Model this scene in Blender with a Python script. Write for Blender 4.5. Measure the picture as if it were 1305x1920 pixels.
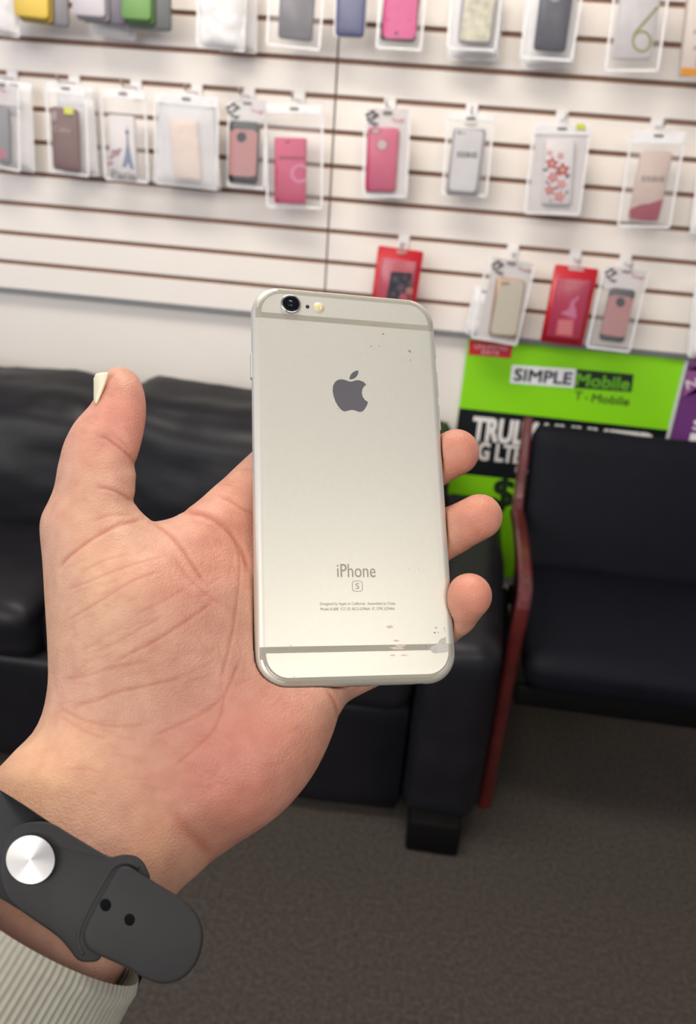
import bpy, bmesh, math, random
import numpy as np
from mathutils import Vector, Matrix, noise

random.seed(7)
for o in list(bpy.data.objects):
    bpy.data.objects.remove(o, do_unlink=True)
SC = bpy.context.scene
COL = SC.collection

# ------------------------------------------------------------------ camera
EYE = Vector((0.0, 0.0, 1.45))
CR = Vector((0.98925, 0.12975, 0.06746))       # camera right
CU = Vector((-0.11686, 0.42404, 0.89807))      # camera up
CF = Vector((-0.08792, 0.8963, -0.43464))      # camera forward
FPX = 1550.0
CAM = Matrix(((CR.x, CU.x, -CF.x, EYE.x), (CR.y, CU.y, -CF.y, EYE.y), (CR.z, CU.z, -CF.z, EYE.z), (0, 0, 0, 1)))
cd = bpy.data.cameras.new('camera')
cam = bpy.data.objects.new('camera', cd)
COL.objects.link(cam)
cam.matrix_world = CAM
cd.sensor_fit = 'VERTICAL'
cd.sensor_height = 36.0
cd.lens = 36.0 * FPX / 1920.0
cd.clip_start = 0.02
cd.dof.use_dof = True
cd.dof.focus_distance = 0.272
cd.dof.aperture_fstop = cd.lens / 1.75
SC.camera = cam

# ------------------------------------------------------------------ light
w = bpy.data.worlds.new('world')
SC.world = w
w.use_nodes = True
w.node_tree.nodes['Background'].inputs[0].default_value = (0.86, 0.88, 1.0, 1)
w.node_tree.nodes['Background'].inputs[1].default_value = 0.30


def area(name, loc, target, sx, sy, power, col):
    l = bpy.data.lights.new(name, 'AREA')
    l.shape = 'RECTANGLE'
    l.size, l.size_y = sx, sy
    l.energy = power
    l.color = col
    o = bpy.data.objects.new(name, l)
    COL.objects.link(o)
    o.location = loc
    o.rotation_euler = (Vector(target) - Vector(loc)).to_track_quat('-Z', 'Y').to_euler()
    return o


area('ceiling_panel_light', (-0.45, 1.0, 2.75), (-0.3, 1.5, 0.9), 1.6, 0.45, 36, (1.0, 0.93, 0.83))
area('ceiling_panel_light', (1.3, -1.7, 2.75), (0.9, -0.9, 0.9), 1.6, 1.0, 32, (1.0, 0.93, 0.82))
area('shop_front_light', (-2.4, -4.4, 3.4), (0.1, 2.1, 1.5), 4.2, 2.4, 190, (1.0, 0.95, 0.88))
area('side_window_light', (-2.6, -0.2, 1.6), (-0.2, 0.8, 1.2), 1.2, 1.4, 14, (0.72, 0.80, 1.0))

SC.view_settings.view_transform = 'Standard'
SC.view_settings.look = 'None'
SC.view_settings.exposure = 0.0
SC.view_settings.gamma = 1.0
SC.view_settings.use_curve_mapping = False


# ------------------------------------------------------------------ helpers
def at(px, py, Y):
    """point of the real plane y = Y behind a pixel of the photograph"""
    d = CF + CR * ((px - 652.5) / FPX) - CU * ((py - 960.0) / FPX)
    return EYE + d * (Y / d.y)


def lin(c):
    c = c / 255.0
    return c / 12.92 if c <= 0.04045 else ((c + 0.055) / 1.055) ** 2.4


def rgb(r, g, b):
    return (lin(r), lin(g), lin(b), 1.0)


MATS = {}


def mat(name, col, rough=0.5, metal=0.0, spec=0.5, noise_amt=0.0, nscale=40.0, bump=0.0, bscale=200.0, bdist=0.001, sss=0.0, coat=0.0):
    if name in MATS:
        return MATS[name]
    m = bpy.data.materials.new(name)
    m.use_nodes = True
    nt = m.node_tree
    p = nt.nodes['Principled BSDF']
    p.inputs['Roughness'].default_value = rough
    p.inputs['Metallic'].default_value = metal
    p.inputs['Specular IOR Level'].default_value = spec
    p.inputs['Coat Weight'].default_value = coat
    tc = nt.nodes.new('ShaderNodeTexCoord')
    n = nt.nodes.new('ShaderNodeTexNoise')
    n.inputs['Scale'].default_value = nscale
    n.inputs['Detail'].default_value = 4
    nt.links.new(tc.outputs['Object'], n.inputs['Vector'])
    r = nt.nodes.new('ShaderNodeValToRGB')
    a = max(noise_amt, 0.01)
    r.color_ramp.elements[0].position = 0.3
    r.color_ramp.elements[1].position = 0.7
    r.color_ramp.elements[0].color = tuple(c * (1 - a) for c in col[:3]) + (1,)
    r.color_ramp.elements[1].color = tuple(min(1, c * (1 + a)) for c in col[:3]) + (1,)
    nt.links.new(n.outputs['Fac'], r.inputs['Fac'])
    nt.links.new(r.outputs['Color'], p.inputs['Base Color'])
    if bump > 0:
        n2 = nt.nodes.new('ShaderNodeTexNoise')
        n2.inputs['Scale'].default_value = bscale
        n2.inputs['Detail'].default_value = 3
        nt.links.new(tc.outputs['Object'], n2.inputs['Vector'])
        b = nt.nodes.new('ShaderNodeBump')
        b.inputs['Strength'].default_value = bump
        b.inputs['Distance'].default_value = bdist
        nt.links.new(n2.outputs['Fac'], b.inputs['Height'])
        nt.links.new(b.outputs['Normal'], p.inputs['Normal'])
    if sss > 0:
        p.inputs['Subsurface Weight'].default_value = sss
        p.inputs['Subsurface Radius'].default_value = (1.0, 0.35, 0.2)
        p.inputs['Subsurface Scale'].default_value = 0.003
    MATS[name] = m
    return m


def cmat(c, rough=0.5, spec=0.5):
    return mat('print_%d_%d_%d_%d' % (c + (int(rough * 100),)), rgb(*c), rough, spec=spec, noise_amt=0.03, nscale=60)


def clear_mat(name, col, fac, rough):
    if name in MATS:
        return MATS[name]
    m = bpy.data.materials.new(name)
    m.use_nodes = True
    nt = m.node_tree
    p = nt.nodes['Principled BSDF']
    p.inputs['Specular IOR Level'].default_value = 0.3
    p.inputs['Base Color'].default_value = col
    p.inputs['Roughness'].default_value = rough
    t = nt.nodes.new('ShaderNodeBsdfTransparent')
    mx = nt.nodes.new('ShaderNodeMixShader')
    mx.inputs[0].default_value = fac
    nt.links.new(t.outputs[0], mx.inputs[1])
    nt.links.new(p.outputs[0], mx.inputs[2])
    nt.links.new(mx.outputs[0], nt.nodes['Material Output'].inputs['Surface'])
    tc = nt.nodes.new('ShaderNodeTexCoord')
    n = nt.nodes.new('ShaderNodeTexNoise')
    n.inputs['Scale'].default_value = 45
    nt.links.new(tc.outputs['Object'], n.inputs['Vector'])
    b = nt.nodes.new('ShaderNodeBump')
    b.inputs['Strength'].default_value = 0.5
    b.inputs['Distance'].default_value = 0.004
    nt.links.new(n.outputs['Fac'], b.inputs['Height'])
    nt.links.new(b.outputs['Normal'], p.inputs['Normal'])
    MATS[name] = m
    return m


def link(name, me, m, parent=None, smooth=False, loc=None):
    o = bpy.data.objects.new(name, me)
    COL.objects.link(o)
    for x in (m if isinstance(m, (list, tuple)) else [m]):
        me.materials.append(x)
    if parent is not None:
        o.parent = parent
    if loc is not None:
        o.location = loc
    if smooth:
        for p in me.polygons:
            p.use_smooth = True
    return o


def obj(name, bm, m, parent=None, smooth=False, loc=None, normals=True):
    if normals:
        bmesh.ops.recalc_face_normals(bm, faces=bm.faces)
    me = bpy.data.meshes.new(name)
    bm.to_mesh(me)
    bm.free()
    return link(name, me, m, parent, smooth, loc)


def tag(o, label=None, cat=None, group=None, kind=None):
    for k, v in (('label', label), ('category', cat), ('group', group), ('kind', kind)):
        if v:
            o[k] = v
    return o


def thing(name, label, cat, loc, group=None, rot=(0, 0, 0)):
    o = bpy.data.objects.new(name, None)
    o.empty_display_size = 0.02
    COL.objects.link(o)
    o.location = loc
    o.rotation_euler = rot
    return tag(o, label, cat, group)


def box_bm(x0, x1, y0, y1, z0, z1, bev=0.0, seg=2, bm=None):
    b = bmesh.new()
    v = [b.verts.new((x, y, z)) for x in (x0, x1) for y in (y0, y1) for z in (z0, z1)]
    for f in ((0, 1, 3, 2), (4, 6, 7, 5), (0, 4, 5, 1), (2, 3, 7, 6), (0, 2, 6, 4), (1, 5, 7, 3)):
        b.faces.new([v[i] for i in f])
    bmesh.ops.recalc_face_normals(b, faces=b.faces)
    if bev > 0:
        bmesh.ops.bevel(b, geom=list(b.edges), offset=bev, segments=seg, profile=0.5, affect='EDGES')
    if bm is None:
        return b
    me = bpy.data.meshes.new('tmp')
    b.to_mesh(me)
    b.free()
    bm.from_mesh(me)
    bpy.data.meshes.remove(me)
    return bm


def cushion_bm(x0, x1, y0, y1, z0, z1, r, puff=0.0, n=14, wr=0.0, seed=0, axis='y'):
    """soft rounded block: a superellipsoid-like cushion with fine wrinkles"""
    bm = bmesh.new()
    bmesh.ops.create_cube(bm, size=2.0)
    bmesh.ops.subdivide_edges(bm, edges=list(bm.edges), cuts=n, use_grid_fill=True)
    hx, hy, hz = (x1 - x0) / 2, (y1 - y0) / 2, (z1 - z0) / 2
    c = Vector(((x0 + x1) / 2, (y0 + y1) / 2, (z0 + z1) / 2))
    for v in bm.verts:
        p = v.co.copy()
        q = Vector((p.x * hx, p.y * hy, p.z * hz))
        k = Vector((max(-(hx - r), min(hx - r, q.x)), max(-(hy - r), min(hy - r, q.y)), max(-(hz - r), min(hz - r, q.z))))
        d = q - k
        if d.length > 1e-6:
            q = k + d.normalized() * r
        if axis == 'y':
            b = (1 - p.x ** 2) * (1 - p.z ** 2)
            q.y += math.copysign(puff * b, p.y) if abs(p.y) > .4 else 0
        else:
            b = (1 - p.x ** 2) * (1 - p.y ** 2)
            q.z += math.copysign(puff * b, p.z) if abs(p.z) > .4 else 0
        if wr > 0:
            s = Vector((q.x * 7 + seed, q.y * 7, q.z * 9))
            q += q.normalized() * wr * noise.noise(s) + q.normalized() * wr * 0.5 * noise.noise(s * 2.7)
        v.co = q + c
    return bm


def tube_bm(pts, rad, n=8, bm=None, flat=1.0):
    b = bm or bmesh.new()
    pts = [Vector(p) for p in pts]
    rings = []
    for i, p in enumerate(pts):
        t = (pts[min(i + 1, len(pts) - 1)] - pts[max(i - 1, 0)]).normalized()
        a = Vector((0, 0, 1)) if abs(t.z) < .9 else Vector((1, 0, 0))
        u = t.cross(a).normalized()
        v = t.cross(u)
        r = rad[i] if isinstance(rad, (list, tuple)) else rad
        rings.append([b.verts.new(p + u * (r * math.cos(2 * math.pi * k / n)) + v * (r * flat * math.sin(2 * math.pi * k / n))) for k in range(n)])
    for A, B in zip(rings, rings[1:]):
        for k in range(n):
            b.faces.new((A[k], A[(k + 1) % n], B[(k + 1) % n], B[k]))
    b.faces.new(rings[0][::-1])
    b.faces.new(rings[-1])
    return b


def rrect(w, h, r, n=5):
    pts = []
    for cx, cy, a0 in ((w / 2 - r, h / 2 - r, 0), (-w / 2 + r, h / 2 - r, 90), (-w / 2 + r, -h / 2 + r, 180), (w / 2 - r, -h / 2 + r, 270)):
        for k in range(n + 1):
            a = math.radians(a0 + 90 * k / n)
            pts.append((cx + r * math.cos(a), cy + r * math.sin(a)))
    return pts


def stack_bm(rings):
    """rings: equal-length loops of 3-D points, joined and capped"""
    b = bmesh.new()
    R = [[b.verts.new(p) for p in ring] for ring in rings]
    n = len(R[0])
    for A, B in zip(R, R[1:]):
        for k in range(n):
            b.faces.new((A[k], A[(k + 1) % n], B[(k + 1) % n], B[k]))
    b.faces.new(R[0][::-1])
    b.faces.new(R[-1])
    return b


def prism_bm(pts, f, h, bev=0.0):
    """outline pts (2-D) -> solid: f(x, y, t) maps to 3-D with t the thickness coordinate 0..h"""
    cx = sum(p[0] for p in pts) / len(pts)
    cy = sum(p[1] for p in pts) / len(pts)

    def ring(t, s):
        return [f(cx + (p[0] - cx) * s, cy + (p[1] - cy) * s, t) for p in pts]
    if bev > 0:
        return stack_bm([ring(0, 1), ring(h * .6, 1), ring(h * .9, 1 - bev * .4), ring(h, 1 - bev)])
    return stack_bm([ring(0, 1), ring(h, 1)])


def smooth_loop(pts, n=5):
    out = []
    N = len(pts)
    for i in range(N):
        p0, p1, p2, p3 = (np.array(pts[(i + k) % N], float) for k in (-1, 0, 1, 2))
        for j in range(n):
            t = j / n
            out.append(tuple(0.5 * (2 * p1 + (p2 - p0) * t + (2 * p0 - 5 * p1 + 4 * p2 - p3) * t * t + (3 * p1 - p0 - 3 * p2 + p3) * t ** 3)))
    return out


def smooth_line(pts, n=6):
    out = []
    N = len(pts)
    for i in range(N - 1):
        p0, p1, p2, p3 = (np.array(pts[min(max(i + k, 0), N - 1)], float) for k in (-1, 0, 1, 2))
        for j in range(n):
            t = j / n
            out.append(tuple(0.5 * (2 * p1 + (p2 - p0) * t + (2 * p0 - 5 * p1 + 4 * p2 - p3) * t * t + (3 * p1 - p0 - 3 * p2 + p3) * t ** 3)))
    out.append(tuple(map(float, pts[-1])))
    return out


def text_mesh(s, bold=0.0, width=None, height=None, spacing=1.0):
    """lettering as a flat mesh, centred, scaled so that it is width x height"""
    c = bpy.data.curves.new('lettering', 'FONT')
    c.body = s
    c.space_character = spacing
    c.resolution_u = 3
    o = bpy.data.objects.new('lettering', c)
    COL.objects.link(o)
    dg = bpy.context.evaluated_depsgraph_get()
    me = bpy.data.meshes.new_from_object(o.evaluated_get(dg))
    bpy.data.objects.remove(o)
    bpy.data.curves.remove(c)
    co = np.array([v.co[:2] for v in me.vertices])
    lo, hi = co.min(0), co.max(0)
    sx = width / (hi[0] - lo[0]) if width else height / (hi[1] - lo[1])
    sy = height / (hi[1] - lo[1]) if height else sx
    for v in me.vertices:
        v.co.x = (v.co.x - (lo[0] + hi[0]) / 2) * sx
        v.co.y = (v.co.y - (lo[1] + hi[1]) / 2) * sy
    if bold > 0:
        # heavier strokes: the same outline again, shifted a little each way
        k = bold * abs(sx) * .9
        b = bmesh.new()
        for i, (dx, dy) in enumerate(((0, 0), (k, k), (-k, k), (k, -k), (-k, -k))):
            n0 = len(b.verts)
            b.from_mesh(me)
            b.verts.ensure_lookup_table()
            for v in b.verts[n0:]:
                v.co.x += dx
                v.co.y += dy
                v.co.z = i * .00005
        b.to_mesh(me)
        b.free()
    return me


# ------------------------------------------------------------------ setting
WALLY = 2.179            # front of the slats
PITCH = 0.0762
Z0 = EYE.z + 0.1056      # height of the first groove seen
SEAM = -0.318
M_paint = mat('wall_paint', rgb(232, 225, 217), 0.6, noise_amt=0.015, nscale=8, bump=0.15, bscale=300)
M_slat = mat('white_melamine', rgb(237, 229, 221), 0.38, noise_amt=0.012, nscale=6)
M_brown = mat('brown_fibreboard', rgb(150, 116, 97), 0.75, noise_amt=0.12, nscale=120)
M_carpet = mat('carpet', rgb(70, 64, 59), 0.95, spec=0.1, noise_amt=0.3, nscale=110, bump=.6, bscale=420, bdist=0.003)

fl = obj('floor', box_bm(-3.2, 3.2, -2.6, 2.23, -0.05, 0.0), M_carpet)
tag(fl, kind='structure', label='dark grey brown short pile carpet floor')
wb = obj('wall_back', box_bm(-3.2, 3.2, 2.205, 2.30, 0.0, 2.9), M_paint)
tag(wb, kind='structure', label='off white painted wall behind the seats and slat boards')

half = 0.0326
TOPK, BOTK = -7, 8
slat_me = {}
for side, x0, x1 in (('L', -1.9, SEAM - 0.002), ('R', SEAM + 0.002, 1.7)):
    b = obj('slat_backing', box_bm(x0, x1, WALLY + 0.0075, WALLY + 0.0255, Z0 - PITCH * BOTK + 0.004, Z0 - PITCH * TOPK), M_brown, wb)
    b['label'] = 'brown fibreboard core seen inside the grooves'
    bm = box_bm(x0, x1, 0, 0.008, -half, half, 0.0012, 1)
    bmesh.ops.recalc_face_normals(bm, faces=bm.faces)
    me = bpy.data.meshes.new('slat')
    bm.to_mesh(me)
    bm.free()
    me.materials.append(M_slat)
    me.materials.append(M_brown)
    for p in me.polygons:
        if abs(p.normal.z) > 0.9:
            p.material_index = 1
    for k in range(TOPK, BOTK):
        o = bpy.data.objects.new('slat', me)
        COL.objects.link(o)
        o.parent = wb
        o.location = (0, WALLY, Z0 - PITCH * (k + 0.5))
tr = obj('trim_1', box_bm(-1.9, 1.7, WALLY - 0.003, WALLY + 0.026, Z0 - PITCH * BOTK - 0.004, Z0 - PITCH * BOTK + 0.0035, 0.001, 1),
         mat('grey_edge_trim', rgb(150, 152, 156), 0.35, metal=0.5))
tag(tr, kind='structure', label='thin grey metal edge trim under the slat boards')

# ------------------------------------------------------------------ hooks and packaged cases on the wall
M_hook = mat('white_plastic', rgb(236, 232, 230), 0.35)
M_wire = mat('hook_wire', rgb(190, 190, 192), 0.3, metal=0.9)
M_bag = clear_mat('clear_bag', (0.93, 0.92, 0.93, 1), 0.09, 0.2)
M_milky = clear_mat('milky_bag', (0.93, 0.91, 0.91, 1), 0.72, 0.25)
M_clearcase = clear_mat('clear_case_plastic', (0.9, 0.9, 0.9, 1), 0.6, 0.12)


def hook(px, k, reach, label):
    z = Z0 - PITCH * k
    p = at(px, 0, WALLY)
    # x on the wall where the hook's pixel column meets the groove
    best = min((at(px, y, WALLY) for y in range(-200, 900, 2)), key=lambda q: abs(q.z - z))
    t = thing('display_hook', label, 'display hook', (best.x, WALLY, z), 'hooks on the slat wall')
    bm = box_bm(-0.0145, 0.0145, -0.006, 0.0, -0.036, 0.006, 0.002, 1)
    box_bm(-0.0125, 0.0125, -0.001, 0.010, -0.0035, 0.0035, bm=bm)
    obj('base_plate', bm, M_hook, t)
    rod = [(0, -0.004, -0.012), (0, -reach + 0.01, -0.012), (0, -reach, -0.008), (0, -reach - 0.004, 0.002)]
    obj('rod', tube_bm(rod, 0.0022, 6), M_wire, t, True)
    return t


def ink(r, g, b):
    """printed and moulded colours of the goods"""
    return tuple(c * 0.74 for c in rgb(r, g, b)[:3]) + (1.0,)


def pmat(c, rough=0.5, spec=0.4):
    return mat('goods_%d_%d_%d_%d' % (c + (int(rough * 100),)), ink(*c), rough, spec=spec, noise_amt=0.03, nscale=60)


class Pack:
    """one hanging package; every shape is built in its own plane, x to the side, z up, -y towards the shop"""

    def __init__(s, name, label, top, bot, w, Y, cat='phone case', group='packaged phone cases on the wall hooks'):
        T, B = at(*top, Y), at(*bot, Y)
        s.Y = Y
        a = math.atan2(-(B.x - T.x), -(B.z - T.z))
        s.rot = Matrix.Rotation(a, 3, 'Y')
        s.T = T
        s.h = (B - T).length
        mx, my = (top[0] + bot[0]) / 2, (top[1] + bot[1]) / 2
        s.w = (at(mx + w / 2, my, Y) - at(mx - w / 2, my, Y)).length
        s.o = thing(name, label, cat, T, group, (0, a, 0))
        s.seed = random.uniform(0, 50)

    def L(s, px, py):
        q = s.rot.inverted() @ (at(px, py, s.Y) - s.T)
        return q.x, q.z

    def size(s, px, py, w):
        return (at(px + w / 2, py, s.Y) - at(px - w / 2, py, s.Y)).length

    def bag(s, m=None, thick=0.019, flare=0.0, header=0.0, hm=None, wr=0.0016):
        nx, ny = 12, 18
        b = bmesh.new()
        sheets = []
        for side in (-1, 1):
            g = []
            for j in range(ny + 1):
                t = j / ny
                row = []
                for i in range(nx + 1):
                    u = i / nx * 2 - 1
                    x = u * s.w / 2 * (1 + flare * (t - .5))
                    x += 0.0012 * noise.noise(Vector((s.seed, t * 5, u)))
                    z = -t * s.h + 0.0015 * noise.noise(Vector((u * 2, s.seed, t)))
                    pr = (1 - abs(u) ** 3) * min(1, 14 * (1 - t)) * min(1, max(0, (t - .06) * 5))
                    y = side * thick * (0.85 if side < 0 else 0.25) * pr
                    y += wr * noise.noise(Vector((u * 3 + s.seed, t * 7, side * 3.1))) * (1 if side < 0 else .5) - (0.0004 if side < 0 else -0.0004)
                    row.append(b.verts.new((x, y, z)))
                g.append(row)
            for j in range(ny):
                for i in range(nx):
                    b.faces.new((g[j][i], g[j][i + 1], g[j + 1][i + 1], g[j + 1][i]))
            sheets.append(g)
        F, K = sheets
        for j in range(ny):
            b.faces.new((F[j][0], F[j + 1][0], K[j + 1][0], K[j][0]))
            b.faces.new((F[j][nx], K[j][nx], K[j + 1][nx], F[j + 1][nx]))
        for i in range(nx):
            b.faces.new((F[0][i], K[0][i], K[0][i + 1], F[0][i + 1]))
            b.faces.new((F[ny][i], F[ny][i + 1], K[ny][i + 1], K[ny][i]))
        o = obj('bag', b, m or M_bag, s.o, True)
        # sealed rim strips, a little more opaque than the bag
        bm = bmesh.new()
        for sg in (-1, 1):
            box_bm(sg * s.w / 2 - 0.0035, sg * s.w / 2 + 0.0015, -0.002, 0.0005, -s.h * .99, -s.h * .05, bm=bm)
        box_bm(-s.w / 2, s.w / 2, -0.002, 0.0005, -s.h - .001, -s.h + 0.005, bm=bm)
        obj('sealed_rim', bm, M_milky, s.o)
        if header:
            hb = box_bm(-s.w / 2, s.w / 2, -0.0035, -0.0005, -header, 0.0, 0.0008, 1)
            obj('header_strip', hb, hm or M_milky, s.o)
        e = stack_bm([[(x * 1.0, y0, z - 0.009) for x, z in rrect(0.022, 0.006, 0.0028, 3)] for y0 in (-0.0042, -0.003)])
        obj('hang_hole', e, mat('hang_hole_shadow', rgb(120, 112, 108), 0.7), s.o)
        return o

    def card(s, top, bot, w, m, y=0.001, th=0.0012, r=0.003):
        T, B = s.L(*top), s.L(*bot)
        cx, cz = (T[0] + B[0]) / 2, (T[1] + B[1]) / 2
        ww = s.size(*top, w)
        hh = abs(T[1] - B[1])
        bm = stack_bm([[(cx + x, yy, cz + z) for x, z in rrect(ww, hh, r, 3)] for yy in (y, y - th)])
        return obj('card', bm, m, s.o)

    def case(s, top, bot, w, m, y0=-0.001, y1=-0.0095, r=0.009, name='case', bev=0.0025, parent=None):
        T, B = s.L(*top), s.L(*bot)
        cx, cz = (T[0] + B[0]) / 2, (T[1] + B[1]) / 2
        sh = (B[0] - T[0]) / max(1e-6, abs(B[1] - T[1]))
        ww = s.size((top[0] + bot[0]) / 2, (top[1] + bot[1]) / 2, w)
        hh = abs(T[1] - B[1])
        s.cc = (cx, cz, ww, hh, sh)

        def ring(y, ins):
            return [(cx + x - z * sh, y, cz + z) for x, z in rrect(ww - 2 * ins, hh - 2 * ins, max(0.0015, min(r, ww / 2.2) - ins), 5)]
        bm = stack_bm([ring(y0, 0.0006), ring(y0 + (y1 - y0) * .5, 0), ring(y1 + bev * .5, 0.0006), ring(y1, bev)])
        s.cy = y1
        s.co = obj(name, bm, m, parent or s.o, True)
        return s.co

    def poly(s, pts, c, name='print', y=None, th=0.0003, parent=None, rough=0.5):
        P = [s.L(*p) for p in pts]
        y = (s.cy - 0.0002) if y is None else y
        bm = stack_bm([[(a, y, b) for a, b in P], [(a, y - th, b) for a, b in P]])
        return obj(name, bm, pmat(c, rough) if isinstance(c, tuple) else c, parent or s.co)

    def disc(s, px, py, rx, c, ry=None, name='print', y=None, th=0.0004, parent=None, n=16, rot=0):
        ry = ry or rx
        pts = []
        for k in range(n):
            a = 2 * math.pi * k / n
            x, z = rx * math.cos(a), ry * math.sin(a)
            pts.append((px + x * math.cos(rot) - z * math.sin(rot), py + x * math.sin(rot) + z * math.cos(rot)))
        return s.poly(pts, c, name, y, th, parent)

    def ring(s, px, py, r, tw, c, name='print', y=None, a0=0, a1=360, ry=None):
        y = (s.cy - 0.0002) if y is None else y
        n = 24
        b = bmesh.new()
        ry = ry or r
        P = []
        for k in range(n + 1):
            a = math.radians(a0 + (a1 - a0) * k / n)
            row = []
            for q, yy in ((1, y), (1, y - .0006), (0, y - .0006), (0, y)):
                e = s.L(px + (r - q * tw) * math.cos(a), py + (ry - q * tw) * math.sin(a))
                row.append(b.verts.new((e[0], yy, e[1])))
            P.append(row)
        for A, B in zip(P, P[1:]):
            for k in range(4):
                b.faces.new((A[k], A[(k + 1) % 4], B[(k + 1) % 4], B[k]))
        return obj(name, b, pmat(c) if isinstance(c, tuple) else c, s.co)

    def text(s, str_, px, py, w, h, c, y=None, bold=0.0, tilt=0.07, parent=None):
        me = text_mesh(str_, bold, s.size(px, py, w), s.size(px, py, h))
        cx, cz = s.L(px, py)
        y = (s.cy - 0.0007) if y is None else y
        sh = 0.0
        for v in me.vertices:
            a, b_ = v.co.x, v.co.y
            v.co = (cx + a, y - v.co.z, cz + b_)
        return link('lettering', me, pmat(c), parent or s.co)


YA, YB = 2.100, 2.085
# ---- middle row, left board
P = Pack('packaged_phone_case', 'clear bag with grey case at left edge, second on its hook behind', (26, 152), (34, 318), 62, 2.135)
P.bag(M_milky)
P = Pack('packaged_phone_case', 'clear bag with grey case and pink blossoms cut by the left photo edge', (2, 150), (6, 316), 64, YA)
P.card((2, 156), (4, 196), 58, pmat((232, 226, 226)))
P.case((-4, 198), (0, 304), 46, pmat((142, 140, 146)))
P.bag()
P.text('Top', 4, 169, 26, 8, (205, 70, 80), y=-0.0135, parent=P.o)
for q in ((-2, 288), (6, 282), (4, 294), (12, 290)):
    P.disc(q[0], q[1], 5, (206, 120, 138))

for i, (dx, yy) in enumerate(((26, 2.160), (16, 2.135))):
    P = Pack('packaged_phone_case', ('clear bag tucked directly behind the brown case bag', 'rearmost clear bag behind the brown case bag, nearest the wall')[1 - i], (124 + dx, 160), (136 + dx, 327), 66, yy)
    P.bag(M_milky if i else M_bag)
P = Pack('packaged_phone_case', 'brown matte phone case in clear bag with yellow price sticker', (124, 158), (131, 327), 72, YA)
P.bag(header=0.022)
P.case((123, 202), (128, 320), 51, mat('brown_case', ink(118, 80, 76), 0.55, noise_amt=0.05))
P.case_main = P.co
P.disc(105, 217, 4.5, (178, 160, 160), 10, 'camera_hole')
P.text('Case', 119, 242, 33, 9, (196, 170, 172))
P.poly([(124, 201), (142, 202), (142, 215), (125, 214)], (232, 232, 60), 'price_sticker', y=-0.0135, parent=P.o)

P = Pack('packaged_phone_case', 'white bagged case printed with blue iron tower and Paris lettering', (231, 168), (239, 340), 80, YA)
P.bag(M_bag, header=0.020)
P.case((229, 216), (235, 334), 50, mat('white_case', ink(232, 224, 224), 0.4))
P.poly([(240, 246), (241, 234), (243, 246), (244, 268), (247, 285), (252, 308), (255, 318), (247, 316), (243, 304), (239, 314), (232, 312), (237, 292), (240, 270)], (122, 138, 166))
P.disc(241, 248, 4, (90, 84, 88), 3, 'print')
P.text('Paris', 234, 327, 44, 14, (92, 92, 96))
for q in ((216, 284), (222, 289), (212, 294), (210, 306), (226, 282)):
    P.disc(q[0], q[1], 6, (178, 130, 148), 3.5, rot=-.5)

P = Pack('packaged_phone_case', 'empty looking milky bag behind the peach case bag', (352, 182), (356, 340), 106, 2.135)
P.bag(M_milky)
P = Pack('packaged_phone_case', 'pale peach phone case in wide flared milky bag', (350, 178), (350, 350), 116, YA)
P.case((345, 224), (354, 336), 51, mat('peach_case', ink(240, 204, 176), 0.55, noise_amt=0.04), y1=-0.011)
P.bag(clear_mat('silver_bag', (0.9, 0.89, 0.9, 1), 0.42, 0.15), flare=0.26, header=0.022)
P.card((350, 182), (350, 348), 104, mat('bag_white_back', ink(226, 220, 222), 0.4), y=0.004)

GOLDP = mat('rose_gold_shell', ink(200, 140, 138), 0.45, metal=0.1)
M_blk = mat('black_rubber_case', ink(46, 48, 58), 0.5)


def zebra(P, x, y, k=1.0, c=(52, 44, 50)):
    for dx, dy, r in ((-9, -5, -.5), (-2, -9, -.4), (-7, 2, .4), (0, -1, -.6), (4, -5, .5), (-2, 7, .2), (3, 9, -.4)):
        P.disc(x + dx * k, y + dy * k, 4.2 * k, c, 1.9 * k, 'print', y=-0.0042, parent=P.o, n=8, rot=r)


def armor(P, tl, tr, br, bl, hole, hr):
    top = ((tl[0] + tr[0]) / 2, (tl[1] + tr[1]) / 2)
    bot = ((bl[0] + br[0]) / 2, (bl[1] + br[1]) / 2)
    wd = tr[0] - tl[0]
    P.case(top, bot, wd, M_blk, r=0.010)
    body = P.co

    def q(u, v):
        a = np.array(tl) * (1 - u) * (1 - v) + np.array(tr) * u * (1 - v) + np.array(br) * u * v + np.array(bl) * (1 - u) * v
        return tuple(a)
    P.poly([q(.03, .17), q(.22, .13), q(.78, .13), q(.97, .17), q(.97, .86), q(.80, .885), q(.20, .885), q(.03, .86)], GOLDP, 'shell_plate', th=0.0012)
    P.disc(hole[0], hole[1], hr, (40, 42, 52), hr * 1.05, 'ring_hole', y=-0.0113)
    P.disc(q(.22, .07)[0], q(.22, .07)[1], 6, (90, 88, 96), 3, 'camera_hole')


P = Pack('packaged_phone_case', 'rose gold and black armor case on zebra card on the left board', (465, 186), (462, 352), 68, YA)
P.card((465, 187), (465, 226), 66, pmat((236, 230, 230)), y=-0.0025)
zebra(P, 441, 208, 1.35)
P.text('Tough', 483, 210, 24, 9, (214, 70, 76), y=-0.0042, parent=P.o)
armor(P, (432, 226), (488, 229), (482, 345), (430, 342), (455, 257), 9)
P.bag()

P = Pack('packaged_phone_case', 'magenta flip wallet case with round clasp strap in clear bag', (552, 196), (553, 390), 104, YA)
P.case((546, 258), (545, 381), 59, mat('magenta_leatherette', ink(205, 58, 108), 0.5, noise_amt=0.05, bump=.2), r=0.004, y1=-0.012)
P.poly([(525, 292), (574, 293), (574, 299), (525, 298)], (168, 44, 88), 'flap_seam')
P.ring(564, 325, 18, 6, (226, 130, 168), 'clasp_strap', a0=40, a1=320)
P.disc(541, 266, 4, (120, 40, 70), 2, 'speaker_slot')
P.bag(header=0.020)

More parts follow.
